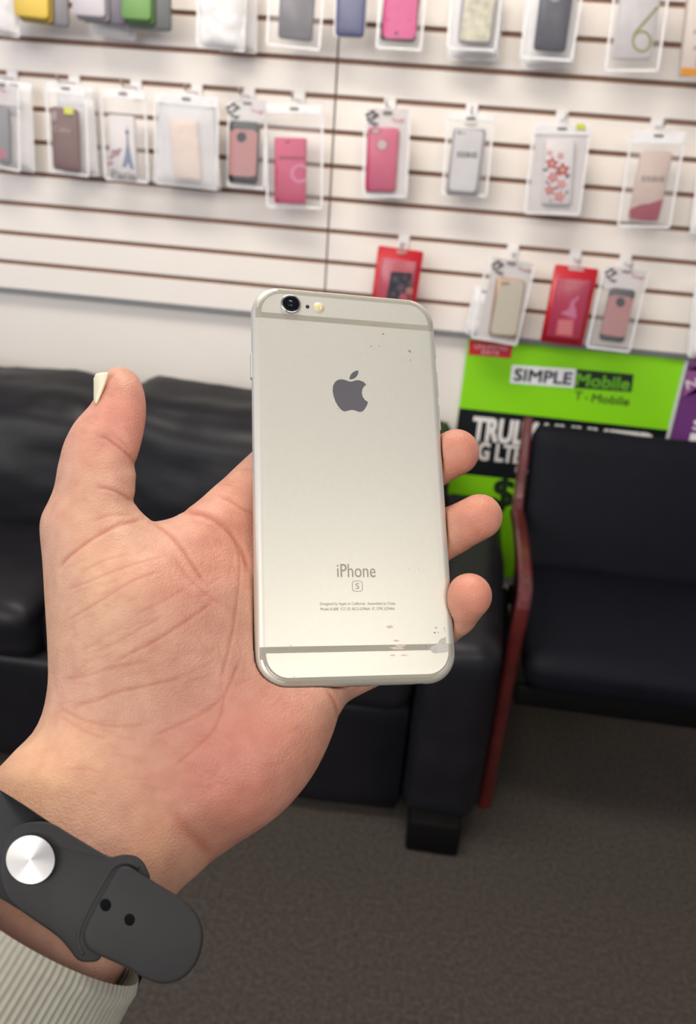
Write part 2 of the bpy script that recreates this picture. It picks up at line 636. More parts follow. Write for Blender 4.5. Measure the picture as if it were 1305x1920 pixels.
# ---- middle row, right board
P = Pack('packaged_phone_case', 'raspberry pink case with round logo window on zebra card', (727, 203), (722, 369), 82, YA)
P.card((727, 204), (724, 364), 78, pmat((232, 224, 224)), y=0.001)
zebra(P, 701, 221, 1.3, (60, 40, 50))
P.text('Tough', 746, 226, 24, 9, (224, 74, 70), y=-0.0042, parent=P.o)
P.case((720, 239), (713, 359), 58, mat('raspberry_case', ink(208, 66, 112), 0.4, noise_amt=0.04))
P.disc(717, 271, 11, (168, 40, 84), 11.5, 'ring_hole')
P.disc(717, 271, 9, (214, 190, 186), 9.5, 'ring_hole', y=-0.0101)
P.disc(705, 246, 11, (150, 44, 84), 5, 'camera_hole')
P.disc(705, 246, 8, (206, 176, 176), 3.5, 'camera_hole', y=-0.0101)
P.bag()

M_greyrim = mat('grey_bumper', ink(168, 164, 170), 0.3)
P = Pack('packaged_phone_case', 'clear phone case with grey bumper rim in narrow white bag', (884, 214), (871, 367), 84, YA)
P.bag(M_bag, header=0.014)
P.case((881, 241), (866, 365), 62, M_greyrim)
P.poly([(855, 243), (902, 246), (905, 252), (891, 354), (886, 359), (846, 356), (842, 350)], (226, 222, 222), 'clear_back', rough=0.2)
P.disc(861, 249, 3, (96, 90, 90), 2.6, 'camera_hole', y=-0.0101)
P.disc(869, 250, 3, (130, 124, 122), 1.6, 'camera_hole', y=-0.0101)
P.text('SSBIE', 876, 290, 38, 9, (78, 72, 74), bold=0.02)

P = Pack('packaged_phone_case', 'white bag with case of red blossoms and green price sticker', (1055, 233), (1035, 402), 104, YA)
P.bag(M_bag, header=0.022)
P.card((1055, 236), (1036, 400), 98, pmat((230, 222, 222)))
P.case((1050, 262), (1042, 384), 56, mat('white_case', ink(232, 224, 224), 0.4))
rr = random.Random(3)
def flower(P, x, y, r, c, core=(232, 196, 120), y_=-0.0098, par=None):
    for k in range(5):
        a = 2 * math.pi * k / 5 + x
        P.disc(x + r * .62 * math.cos(a), y + r * .62 * math.sin(a), r * .5, c, r * .36, 'print', y=y_, parent=par, n=8, rot=a)
    P.disc(x, y, r * .3, core, name='print', y=y_ - .0004, parent=par, n=8)


for x, y, r, c in ((1034, 306, 11, (200, 66, 88)), (1054, 318, 12, (190, 58, 80)), (1036, 332, 10, (214, 110, 126)), (1052, 345, 9, (222, 140, 152)), (1030, 356, 9, (206, 96, 114)), (1048, 368, 10, (216, 126, 140)),
                   (1050, 292, 7, (226, 170, 174)), (1030, 286, 6, (226, 176, 180))):
    flower(P, x, y, r, c, par=P.o)
for q, c, r in (((1022, 318), (66, 70, 78), 6), ((1064, 330), (66, 70, 78), 6), ((1044, 322), (60, 66, 72), 5), ((1042, 352), (72, 78, 84), 6), ((1062, 360), (84, 90, 94), 5), ((1026, 342), (66, 72, 84), 5), ((1032, 376), (150, 100, 108), 4)):
    P.disc(q[0], q[1], r, c, r * .4, 'print', th=.0002, n=9, y=-0.0097, parent=P.o, rot=q[0] * 1.7)
P.poly([(1080, 232), (1097, 233), (1097, 243), (1080, 242)], (228, 230, 70), 'price_sticker', y=-0.0062, parent=P.o)

P = Pack('packaged_phone_case', 'blush glitter case with red liquid wave pooled at its bottom', (1236, 246), (1207, 426), 98, YA)
P.bag(M_bag, header=0.026)
P.case((1231, 283), (1204, 414), 60, mat('blush_case', ink(218, 192, 182), 0.35, noise_amt=.04))
P.poly([(1180, 391), (1200, 383), (1216, 381), (1241, 373), (1236, 396), (1231, 412), (1206, 412), (1182, 409), (1178, 402)], mat('red_glitter', ink(166, 52, 78), 0.3, noise_amt=.6, nscale=400), 'glitter_liquid')
P.text('SSBIE', 1223, 335, 44, 9, (140, 126, 122), bold=0.01)

# ---- top row
P = Pack('packaged_phone_case', 'smoky clear bag at top left corner of the photo', (2, -60), (8, 66), 56, YB)
P.case((0, -40), (2, 50), 40, pmat((150, 144, 148)))
P.bag(M_milky)


def boxed(label, top, bot, w, col, outer, dark, ocol=(150, 150, 154)):
    P = Pack('packaged_phone_case', label, outer[0], outer[1], outer[2], YB)
    P.case(outer[0], outer[1], outer[2], mat('case_tray_%d' % dark[0], ink(*dark), 0.35), y0=0.004, y1=-0.004, name='tray')
    t = P.co
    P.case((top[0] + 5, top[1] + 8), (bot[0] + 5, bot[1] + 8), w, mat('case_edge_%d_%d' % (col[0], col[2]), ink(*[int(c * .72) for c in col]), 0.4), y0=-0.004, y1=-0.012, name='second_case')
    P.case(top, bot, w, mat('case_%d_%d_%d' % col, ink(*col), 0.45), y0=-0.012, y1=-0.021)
    return P


boxed('yellow phone case in smoky clear tray at top of wall', (66, -70), (66, 35), 64, (250, 212, 92), ((80, -70), (84, 46), 92), (142, 138, 144))
boxed('pale grey phone case in purple grey tray at top of wall', (170, -70), (173, 33), 62, (224, 216, 222), ((192, -70), (196, 45), 84), (128, 120, 134))
boxed('green phone case in dark teal tray at top of wall', (262, -70), (261, 39), 55, (132, 178, 104), ((278, -70), (280, 56), 84), (112, 116, 116))
P = Pack('packaged_phone_case', 'small clear pack tucked below the pale grey and green cases', (214, -20), (214, 70), 78, 2.14)
P.bag(M_milky)
P = Pack('packaged_phone_case', 'empty wrinkled clear bag behind the wrinkled one, top row', (446, -60), (446, 98), 70, 2.13)
P.bag(M_milky)
P = Pack('packaged_phone_case', 'wrinkled white bag with clear case in the top row', (418, -60), (414, 92), 88, YB)
P.case((420, -50), (416, 78), 60, mat('frost_case', ink(214, 208, 210), .35, noise_amt=.05))
P.bag(M_milky, wr=0.003)
P = Pack('packaged_phone_case', 'clear bag holding a gloss black case, left of the blue case', (560, -60), (550, 90), 100, YB)
P.case((561, -50), (554, 76), 66, mat('graphite_case', ink(112, 108, 116), 0.3))
P.bag(M_bag)
P = Pack('packaged_phone_case', 'slate blue phone case hanging above the board seam', (662, -60), (656, 70), 56, YB)
P.case((662, -60), (656, 69), 55, mat('slate_blue_case', ink(98, 100, 142), .4, noise_amt=.03))
P.bag(M_bag, thick=.019)
P = Pack('packaged_phone_case', 'hot pink phone shaped case with black rim in clear pack', (760, -60), (748, 93), 84, YB)
P.case((760, -60), (746, 79), 68, mat('black_rim', ink(70, 60, 66), .4))
P.poly([(724, -50), (788, -50), (780, 66), (774, 74), (727, 73), (718, 66)], (228, 84, 150), 'pink_shell', th=.002)
P.disc(744, 63, 4, (120, 50, 84), 3.5, 'home_button', y=-0.0120)
P.disc(727, 37, 3, (180, 60, 110), 1.2, 'side_tab', y=-0.0120)
P.disc(768, 39, 3, (180, 60, 110), 1.2, 'side_tab', y=-0.0120)
P.bag(M_bag)
P = Pack('packaged_phone_case', 'pale gold marbled case with silver rim in clear pack', (900, -60), (884, 94), 92, YB)
P.case((903, -60), (889, 83), 64, M_greyrim)
P.poly([(880, -50), (934, -50), (918, 74), (914, 79), (864, 76), (862, 70)], mat('gold_marble', ink(218, 212, 188), .25, noise_amt=.25, nscale=60), 'marbled_back', th=.001)
P.bag(M_bag)
P = Pack('packaged_phone_case', 'second clear pack showing below the marbled case', (898, -40), (888, 112), 94, 2.13)
P.bag(M_milky)
P = Pack('packaged_phone_case', 'navy black phone case in clear pack on the top row', (1050, -60), (1024, 112), 98, YB)
P.case((1050, -60), (1029, 97), 62, mat('navy_case', ink(38, 42, 62), .35))
P.disc(1040, 0, 9, (150, 150, 160), 5, 'logo_window')
P.bag(M_bag)
P = Pack('packaged_phone_case', 'second clear pack showing below the navy black case', (1036, -40), (1026, 126), 96, 2.13)
P.bag(M_milky)
P = Pack('packaged_phone_case', 'clear pack marked with a large green numeral 6', (1210, -60), (1184, 134), 100, YB)
P.case((1208, -60), (1182, 112), 76, mat('frost_case', ink(214, 208, 210), .35), y1=-.008)
P.ring(1202, 78, 19, 5, (142, 146, 78), 'lettering', ry=21)
P.poly([(1184, 70), (1188, 60), (1230, 12), (1235, 15), (1192, 64), (1188, 74)], (142, 146, 78), 'lettering')
P.bag(M_bag)
P = Pack('boxed_accessory', 'white and orange retail box at the top right photo edge', (1318, -60), (1296, 143), 52, YB, 'box', 'boxed goods on the wall')
P.case((1318, -60), (1296, 143), 52, mat('box_white', ink(236, 222, 212), .5), r=.002, y1=-.03, bev=.001, name='carton')
P.poly([(1271, 128), (1330, 133), (1328, 146), (1270, 142)], (232, 156, 50), 'orange_band', th=.001)
P.poly([(1301, 100), (1330, 100), (1326, 128), (1298, 128)], (226, 96, 140), 'pink_panel', th=.001)
for yy in (62, 92):
    P.text('A', 1297, yy, 7, 8, (120, 104, 104))

# ---- bottom row
M_red = mat('red_blister_card', ink(214, 40, 52), .4, noise_amt=.03)


def redpack(label, top, bot, w, inner_top, inner_bot, iw, icol):
    P = Pack('packaged_phone_case', label, top, bot, w, YA)
    T = P.L(*top)
    P.case(top, bot, w, M_red, y0=.002, y1=-.001, r=.006, bev=.0006, name='red_card')
    P.case(inner_top, inner_bot, iw, mat('blister_rose_%d' % icol[1], ink(*icol), .25), y0=-.001, y1=-.008, r=.006, name='blister')
    return P


P = redpack('red hang pack with dark floral case, half hidden behind the phone', (752, 466), (730, 622), 84, (750, 486), (732, 606), 66, (196, 84, 104))
P.text('ACCESSORY', 754, 498, 40, 6, (232, 150, 130))
P.poly([(734, 508), (774, 511), (767, 566), (724, 562)], (58, 58, 68), 'print', th=.0003)
for x, y, r, c in ((742, 522, 8, (84, 84, 98)), (760, 520, 7, (70, 76, 84)), (752, 538, 9, (92, 88, 100)), (738, 550, 7, (82, 80, 92)), (757, 556, 8, (206, 104, 112)), (768, 544, 7, (214, 140, 130)), (770, 530, 6, (110, 84, 96))):
    flower(P, x, y, r, c, (150, 90, 96), y_=-.0088, par=P.co)
P.disc(753, 472, 10, (214, 170, 160), 4, 'hang_hole', y=-.0015, parent=P.o)

P = Pack('packaged_phone_case', 'clear bag peeking out left of the gold rimmed case', (912, 540), (896, 628), 44, 2.14)
P.bag(M_milky)
P = Pack('packaged_phone_case', 'cream case with thin gold rim on white zebra card', (960, 486), (926, 640), 88, YA)
P.card((958, 487), (934, 640), 76, pmat((228, 222, 218)), y=.001)
zebra(P, 936, 501, 1.2, (70, 44, 66))
P.text('Tough', 984, 506, 26, 8, (204, 60, 84), y=-.0042, parent=P.o)
P.case((958, 521), (941, 631), 54, mat('gold_rim', ink(196, 150, 122), .3, metal=.4))
P.poly([(938, 524), (978, 527), (982, 533), (968, 622), (963, 627), (922, 624), (920, 616)], mat('cream_back', ink(212, 202, 180), .35), 'cream_back', th=.0008)
P.disc(947, 530, 9, (170, 128, 100), 3, 'camera_hole', y=-.0108)
P.bag(M_bag)

P = redpack('red hang pack with pink case showing, right of gold rimmed case', (1082, 500), (1052, 645), 82, (1078, 522), (1055, 634), 64, (186, 66, 92))
P.text('ACCESSORY', 1077, 531, 38, 6, (226, 130, 130))
P.poly([(1084, 553), (1086, 556), (1076, 568), (1079, 582), (1080, 596), (1064, 592), (1050, 586), (1066, 578), (1070, 564)], (214, 128, 160), 'print')
P.poly([(1046, 597), (1076, 597), (1072, 630), (1041, 626)], (218, 110, 118), 'print')
for k in range(4):
    P.poly([(1047, 602 + 6 * k), (1071, 603 + 6 * k), (1071, 605 + 6 * k), (1047, 604 + 6 * k)], (232, 160, 160), 'print', y=-.0087)
P.poly([(1066, 499), (1094, 503), (1094, 509), (1066, 506)], (222, 200, 194), 'hang_hole', y=-.0015, parent=P.o)

P = Pack('packaged_phone_case', 'rose gold and black armor case hanging above the green poster', (1176, 502), (1140, 656), 82, YA)
P.card((1174, 503), (1168, 545), 76, pmat((234, 226, 224)), y=-.0025)
zebra(P, 1148, 516, 1.2)
P.text('Tough', 1195, 520, 26, 8, (216, 74, 90), y=-.0042, parent=P.o)
armor(P, (1143, 537), (1192, 544), (1170, 643), (1120, 636), (1162, 565), 8.5)
P.bag(M_bag)
P = Pack('packaged_phone_case', 'milky bag cut by the right photo edge above purple poster', (1330, 520), (1314, 668), 46, YA)
P.bag(M_milky)
P = Pack('packaged_phone_case', 'milky bag cut by the right photo edge in the middle row', (1350, 270), (1327, 436), 64, YA)
P.bag(M_milky)

for px, k, lab in ((24, 1, 'holding the grey cases at the left edge'), (140, 1, 'holding the brown case'), (256, 1, 'holding the Paris case'), (370, 1, 'holding the peach case'),
                   (468, 1, 'holding the rose gold case on the left board'), (562, 1, 'holding the magenta wallet case'), (732, 1, 'holding the raspberry pink case'), (885, 1, 'holding the clear grey rimmed case'),
                   (1054, 1, 'holding the red blossom case'), (1232, 1, 'holding the red glitter case'), (758, 5, 'holding the dark floral red pack'), (962, 5, 'holding the gold rimmed case'),
                   (1079, 5, 'holding the pink red pack'), (1173, 5, 'holding the armor case above the green poster')):
    hook(px, k, 0.095, 'white plastic slat hook ' + lab)

# ------------------------------------------------------------------ posters
M_pg = mat('poster_green', rgb(138, 216, 22), .4, noise_amt=.03, nscale=4)
M_pk = mat('poster_black', rgb(22, 26, 30), .3, noise_amt=.03)
PY = 2.190


class Poster:
    def __init__(s, o):
        s.o = o

    def poly(s, pts, m, name, d=0.0006, th=.0004):
        P = [at(*p, PY) for p in pts]
        b = stack_bm([[(q.x, PY - d, q.z) for q in P], [(q.x, PY - d - th, q.z) for q in P]])
        return obj(name, b, m, s.o)

    def rect(s, x0, x1, z0, z1, m, name, d=.0003):
        return obj(name, box_bm(x0, x1, PY - d - .0003, PY - d, z0, z1), m, s.o)

    def text(s, t, l, r, c, h, bold=0.012, d=.0012, name='lettering'):
        """l, r: pixels at the middle of the text's left and right ends; h: letter height in pixels"""
        A, B = at(*l, PY), at(*r, PY)
        hh = (at(l[0], l[1] + h / 2, PY) - at(l[0], l[1] - h / 2, PY)).length
        me = text_mesh(t, bold, (B - A).length, hh)
        mid = (A + B) / 2
        dx, dz = (B - A).normalized().x, (B - A).normalized().z
        for v in me.vertices:
            a, b_ = v.co.x, v.co.y
            v.co = (mid.x + a * dx - b_ * dz, PY - d - v.co.z, mid.z + a * dz + b_ * dx)
        return link(name, me, cmat(c), s.o)


ztop = 0.934
po = obj('poster', box_bm(0.069, 0.627, PY, PY + .004, 0.235, ztop), M_pg)
tag(po, 'green and black mobile carrier poster on the wall behind the armchair', 'poster')
Q = Poster(po)
zb1 = at(862, 765, PY).z
zb0 = at(848, 886, PY).z
Q.rect(0.069, 0.627, zb0, zb1, M_pk, 'black_band')
Q.poly([(880, 637), (962, 643), (958, 672), (878, 665)], cmat((200, 40, 56)), 'red_label')
Q.text('UNLIMITED', (890, 649), (952, 653), (238, 190, 190), 8)
Q.text('DATA', (903, 660), (936, 662), (238, 190, 190), 7)
Q.poly([(960, 684), (1081, 692), (1076, 727), (956, 718)], cmat((238, 238, 240)), 'white_panel')
Q.poly([(1081, 692), (1188, 702), (1184, 735), (1076, 727)], cmat((24, 40, 28)), 'black_panel')
Q.text('SIMPLE', (965, 702), (1072, 710), (40, 44, 48), 22, .03)
Q.text('Mobile', (1081, 711), (1180, 720), (104, 176, 30), 22, .03)
Q.text('T', (1078, 741), (1091, 742), (62, 96, 24), 15, .02)
Q.text('Mobile', (1110, 746), (1180, 753), (62, 96, 24), 15, .02)
Q.poly([(1097, 744), (1102, 745), (1102, 748), (1097, 747)], cmat((62, 96, 24)), 'print', .0012)
Q.text('TRULY UNLIMITED', (887, 803), (1222, 836), (236, 232, 228), 42, .05)
Q.text('4G LTE', (880, 843), (978, 853), (226, 222, 218), 32, .05)
Q.text('DATA', (967, 880), (1040, 886), (226, 222, 218), 10, .02)
Q.text('$25', (926, 926), (1040, 934), (26, 42, 20), 56, .03)
fr = obj('clear_frame', box_bm(0.627, 0.634, PY - .006, PY + .004, 0.235, ztop), clear_mat('acrylic', (.8, .8, .82, 1), .7, .15), po)

M_pp = mat('poster_purple', rgb(112, 58, 122), .3, noise_amt=.1, nscale=4)
pp = obj('poster', box_bm(0.640, 1.15, PY, PY + .004, 0.235, ztop - .004), M_pp)
tag(pp, 'purple poster cut by the right photo edge beside the green one', 'poster')
Q = Poster(pp)
Q.poly([(1290, 684), (1400, 690), (1400, 640), (1296, 676)], cmat((150, 84, 142)), 'pale_corner')
Q.poly([(1288, 694), (1420, 704), (1420, 650), (1281, 744)], cmat((150, 84, 142)), 'pale_corner')
Q.text('NEW', (1287, 722), (1362, 700), (236, 220, 232), 16, .014)
Q.text('SIM', (1300, 796), (1380, 800), (236, 224, 232), 18, .014)
Q.poly([(1295, 812), (1400, 822), (1396, 842), (1290, 834)], cmat((240, 236, 236)), 'white_panel')

# ------------------------------------------------------------------ sofa
M_lea = mat('black_leather', rgb(25, 24, 28), 0.42, spec=.26, noise_amt=.15, nscale=14, bump=.35, bscale=160, bdist=.001)
so = thing('sofa', 'black leather sofa against the wall under the slat boards', 'sofa', (-0.9, 1.75, 0))
SX = 0.9


def spart(name, bm, m=M_lea):
    for v in bm.verts:
        v.co.x += 0.9
        v.co.y -= 1.75
    return obj(name, bm, m, so, True)


spart('base', cushion_bm(-1.98, 0.03, 1.40, 2.13, 0.02, 0.33, .03, 0, 10))
spart('back_frame', cushion_bm(-1.98, 0.06, 1.93, 2.15, 0.10, 0.745, .06, .01, 14, .004))
for i, (a, b) in enumerate(((-1.52, -0.795), (-0.785, -0.015))):
    cb = cushion_bm(a, b, 1.74, 2.02, 0.40, 0.787, .075, .045, 22, .010, 3.1 * i)
    for v in cb.verts:
        v.co.y += (v.co.z - .4) * .16
        u = (v.co.x - a) / (b - a)
        v.co.z -= .025 * (u - .5) * (1 if i else .4) if v.co.z > .7 else 0
        if v.co.z > .70:
            v.co.z += .012 * noise.noise(Vector((v.co.x * 9, i, 0)))
    spart('back_cushion', cb)
for i, (a, b) in enumerate(((-1.52, -0.79), (-0.78, 0.025))):
    cb = cushion_bm(a, b, 1.375, 1.80, 0.315, 0.465, .05, .018, 22, .009, 7 + 2.3 * i, axis='z')
    spart('seat_cushion', cb)
arm = cushion_bm(0.03, 0.198, 1.36, 2.12, 0.05, 0.525, .055, .004, 18, .006, 5)
for v in arm.verts:
    v.co.x += .016 * max(0, min(1, (v.co.y - 1.45) / .35)) * (1 if v.co.x > .12 else 0)
    if v.co.z > .3:
        v.co.z += .012 * max(0, (v.co.y - 1.5)) / .6
spart('armrest', arm)
spart('leg', box_bm(0.05, 0.165, 1.33, 1.45, 0, .09, .008), mat('dark_wood', rgb(12, 11, 11), .7, spec=.1))
spart('leg', box_bm(0.075, 0.185, 2.02, 2.10, 0, .085, .008), MATS['dark_wood'])

# ------------------------------------------------------------------ chair
M_fab = mat('black_vinyl', rgb(13, 14, 22), .65, spec=.15, noise_amt=.1, nscale=30, bump=.15, bscale=600)
M_mah = mat('mahogany', rgb(84, 28, 27), .3, noise_amt=.25, nscale=22, coat=.4)
ch = thing('armchair', 'black upholstered armchair with reddish mahogany frame before the posters', 'chair', (0.46, 1.72, 0))


def cpart(name, bm, m, smooth=True):
    for v in bm.verts:
        v.co.x -= 0.46
        v.co.y -= 1.72
    return obj(name, bm, m, ch, smooth)


def beam_bm(pts, wx, th):
    """a sawn rail of rectangular section running through pts in the y-z plane; wx = width in x"""
    rings = []
    n = len(pts)
    for i, p in enumerate(pts):
        a, b = Vector(pts[max(i - 1, 0)]), Vector(pts[min(i + 1, n - 1)])
        t = (b - a).normalized()
        nn = Vector((0, -t.z, t.y))
        th_i = th[i] if isinstance(th, (list, tuple)) else th
        p = Vector(p)
        c = .22 * wx
        rings.append([p + Vector((sx * wx / 2 + ox, 0, 0)) + nn * (sn * th_i / 2 + on) for sx, sn, ox, on in
                      ((-1, -1, c, 0), (1, -1, -c, 0), (1, -1, 0, c * .7), (1, 1, 0, -c * .7), (1, 1, -c, 0), (-1, 1, c, 0), (-1, 1, 0, -c * .7), (-1, -1, 0, c * .7))])
    return stack_bm(rings)


for xx in (0.236, 0.765):
    s_ = 1 if xx < .4 else -1
    post = smooth_line([(xx + .003 * s_, 2.035, 0.778), (xx, 1.965, 0.70), (xx, 1.90, 0.585), (xx + .03 * s_, 1.90, 0.42), (xx + .045 * s_, 1.95, .2), (xx + .045 * s_, 2.02, 0.0)], 4)
    cpart('back_post', beam_bm(post, .024, .04), M_mah, False)
    am = smooth_line([(xx, 1.93, .578), (xx - .001 * s_, 1.75, .592), (xx - .004 * s_, 1.58, .594), (xx - .006 * s_, 1.505, .578), (xx - .008 * s_, 1.492, .53), (xx - .009 * s_, 1.50, .44), (xx - .009 * s_, 1.505, .25), (xx - .009 * s_, 1.505, .0)], 4)
    cpart('arm_and_front_leg', beam_bm(am, .028, .036), M_mah, False)
bk = cushion_bm(0.252, 0.75, 1.86, 1.915, .43, .782, .025, .012, 14, .003, 2)
for v in bk.verts:
    v.co.y += max(0, v.co.z - .45) * .33
cpart('backrest', bk, M_fab)
st = cushion_bm(0.256, 0.746, 1.455, 1.93, .365, .452, .035, .012, 14, .003, 4, axis='z')
cpart('seat', st, M_fab)
for yy in (1.50, 1.92):
    cpart('cross_rail', box_bm(0.25, 0.75, yy - .012, yy + .012, .31, .36, .004), MATS['dark_wood'])
cpart('side_rail', box_bm(0.225, 0.247, 1.50, 1.92, .315, .355, .004), MATS['dark_wood'])
cpart('side_rail', box_bm(0.753, 0.775, 1.50, 1.92, .315, .355, .004), MATS['dark_wood'])

# ------------------------------------------------------------------ phone
PC = Vector((0.824, 10.923, -283.425)) * .001
PR = Matrix(((0.9685, -0.0362, 0.2464), (-0.022, 0.9731, 0.2293), (-0.2481, -0.2275, 0.9416)))
PW, PH, PT = 0.0671, 0.1383, 0.0071
ph = thing('smartphone', 'silver smartphone held upright in the hand, back facing out', 'phone', (0, 0, 0))
ph.matrix_world = CAM @ (Matrix.Translation(PC) @ PR.to_4x4())
M_alu = mat('silver_aluminium', rgb(214, 211, 200), 0.45, metal=0.6, noise_amt=.012, nscale=500)
M_band = mat('antenna_plastic', rgb(205, 200, 186), 0.5)
M_edge = mat('polished_steel', rgb(210, 208, 202), 0.15, metal=1)
M_ink = mat('grey_ink', rgb(150, 144, 134), .5)
M_logo = mat('mirror_grey', rgb(112, 110, 116), 0.35, metal=.55)
M_lens = mat('lens_glass', rgb(10, 12, 18), .12, spec=.25)
CORN = 0.0098


def pring(ins, z, n=10):
    return [(x, y, z) for x, y in rrect(PW - 2 * ins, PH - 2 * ins, CORN - ins, n)]


prof = []
E = 0.0031
for k in range(9):
    a = math.pi / 2 * k / 8
    prof.append((E * (1 - math.sin(a)), -PT / 2 + E * (1 - math.cos(a))))
rings = [pring(i, z) for i, z in prof] + [pring(i, -z) for i, z in prof[::-1]]
body = obj('body', stack_bm(rings), M_alu, ph, True)
ZF = PT / 2


def ppl(px, py):
    """phone-plane coordinates (x, y) behind a pixel"""
    d = Vector(((px - 652.5) / FPX, -(py - 960) / FPX, -1))
    n = PR.col[2]
    o = PC + n * ZF
    t = o.dot(n) / d.dot(n)
    q = PR.transposed() @ (d * t - PC)
    return (q.x, q.y)


def pflat(name, pts, m, z0=-.0001, z1=.00004, parent=None):
    return obj(name, stack_bm([[(x, y, ZF + z) for x, y in pts] for z in (z0, z1)]), m, parent or ph)


def band(name, sgn):
    """antenna band: a straight strip across plus a strip following the rounded end"""
    yl0, yl1 = PH / 2 - 0.0128, PH / 2 - 0.0108
    b = bmesh.new()
    outer, inner = [], []
    hw, n = PW / 2, 14
    io, ii = 0.0011, 0.0031

    def arc(ins):
        out = [(hw - ins, yl1)]
        r = CORN - ins * .8
        for k in range(n + 1):
            a = math.pi / 2 * k / n
            out.append((hw - ins - r + r * math.cos(a), PH / 2 - ins - r + r * math.sin(a)))
        return out + [(-x, y) for x, y in out[::-1]]

    def height(ins):
        # the strip rides on the rounded edge of the body
        if ins >= E:
            return ZF
        s = 1 - ins / E
        return ZF - E + E * math.sqrt(max(0, 1 - s * s))
    zo, zi = height(io), height(ii)
    O, I = arc(io), arc(ii)
    mid = arc((io + ii) / 2)
    zm = height((io + ii) / 2)
    R = [[b.verts.new((x, sgn * y, z + .00006)) for x, y in A] for A, z in ((O, zo), (mid, zm), (I, zi))]
    for A, B in zip(R, R[1:]):
        for k in range(len(A) - 1):
            b.faces.new((A[k], A[k + 1], B[k + 1], B[k]))
    xs = [(-hw + io, zo), (-hw + (io + ii) / 2, zm), (-hw + ii, zi), (hw - ii, zi), (hw - (io + ii) / 2, zm), (hw - io, zo)]
    T = [b.verts.new((x, sgn * yl1, z + .00006)) for x, z in xs]
    U = [b.verts.new((x, sgn * yl0, z + .00006)) for x, z in xs]
    for k in range(5):
        b.faces.new((T[k], T[k + 1], U[k + 1], U[k]))
    bmesh.ops.solidify(b, geom=list(b.faces), thickness=-0.00008)
    return obj(name, b, M_band, ph, False)


band('antenna_band', 1)
band('antenna_band', -1)

# lens, microphone, flash
cx, cy = ppl(545, 571)


def discs(name, cx, cy, prof, m, parent, n=32):
    return obj(name, stack_bm([[(cx + r * math.cos(2 * math.pi * k / n), cy + r * math.sin(2 * math.pi * k / n), ZF + z) for k in range(n)] for r, z in prof]), m, parent, True)


lr = discs('lens_ring', cx, cy, [(.0035, -.0002), (.0036, .0004), (.0034, .0008), (.0030, .0008)], M_edge, ph)
discs('lens', cx, cy, [(.0030, .0005), (.00295, .00084), (.0026, .0009)], M_lens, lr)
discs('lens_core', cx, cy, [(.0013, .0008), (.0012, .00093)], mat('lens_core', rgb(14, 18, 34), .15, spec=.25), lr)
mx, my = ppl(576.5, 575)
discs('microphone', mx, my, [(.0007, -.0001), (.0007, .0001)], mat('dark_hole', rgb(32, 30, 32), .6), ph, 14)
fx, fy = ppl(598, 576.5)
fo = discs('flash', fx, fy, [(.0020, -.0001), (.0020, .0001)], mat('flash_cream', rgb(226, 216, 186), .2), ph, 24)
discs('flash_led', fx - .0005, fy + .0004, [(.0009, .0001), (.0008, .0002)], mat('flash_led', rgb(240, 226, 150), .15), fo, 14)
discs('flash_led', fx + .0006, fy - .0006, [(.0008, .0001), (.0007, .0002)], mat('flash_led_pink', rgb(228, 190, 160), .15), fo, 14)

# logo
zl = lambda p: ppl(460 + p[0] / 3.434, 530 + p[1] / 3.434)
apple = [(690, 636), (706, 630), (727, 627), (750, 634), (768, 645), (778, 658), (764, 668), (754, 685), (750, 708), (755, 734), (770, 756), (790, 768), (783, 790), (771, 811), (758, 826), (744, 832),
         (727, 831), (711, 824), (694, 820), (678, 820), (661, 824), (645, 829), (630, 827), (614, 815), (597, 794), (580, 765), (568, 730), (562, 696), (564, 666), (575, 643), (592, 628), (612, 622), (633, 624), (652, 630), (670, 637)]
pflat('logo', [zl(p) for p in apple], M_logo)
pflat('logo_leaf', [zl(p) for p in smooth_loop([(672, 622), (673, 605), (683, 587), (700, 573), (726, 566), (725, 588), (714, 606), (697, 619)], 3)], M_logo)


def ptext(s, l, r, h, m, bold=0.0, z=.0001, spacing=1.0):
    A, B = Vector(ppl(*l)), Vector(ppl(*r))
    h0, h1 = Vector(ppl(l[0], l[1] - h / 2)), Vector(ppl(l[0], l[1] + h / 2))
    me = text_mesh(s, bold, (B - A).length, (h1 - h0).length, spacing)
    mid = (A + B) / 2
    for v in me.vertices:
        v.co = (mid.x + v.co.x, mid.y + v.co.y, ZF + z)
    return link('lettering', me, m, ph)


ptext('iPhone', (632, 1070), (704, 1070), 25, M_ink, -.012)
ptext('S', (666.5, 1099), (673.5, 1099), 11, M_ink, -.005)
ptext('Designed by Apple in California  Assembled in China', (600, 1132.5), (741, 1132.5), 7, M_ink, -.012)
ptext('Model A1688  FCC ID: BCG-E2946A  IC: 579C-E2946A', (601, 1141.5), (740, 1141.5), 5.5, M_ink, -.012)
# rounded square around the S
sx, sy = ppl(670, 1099)
b = bmesh.new()
o_, i_ = rrect(.00355, .00355, .0009, 4), rrect(.0032, .0032, .00075, 4)
vo = [b.verts.new((sx + x, sy + y, ZF + .0001)) for x, y in o_]
vi = [b.verts.new((sx + x, sy + y, ZF + .0001)) for x, y in i_]
for k in range(len(vo)):
    j = (k + 1) % len(vo)
    b.faces.new((vo[k], vo[j], vi[j], vi[k]))
obj('lettering', b, M_ink, ph)
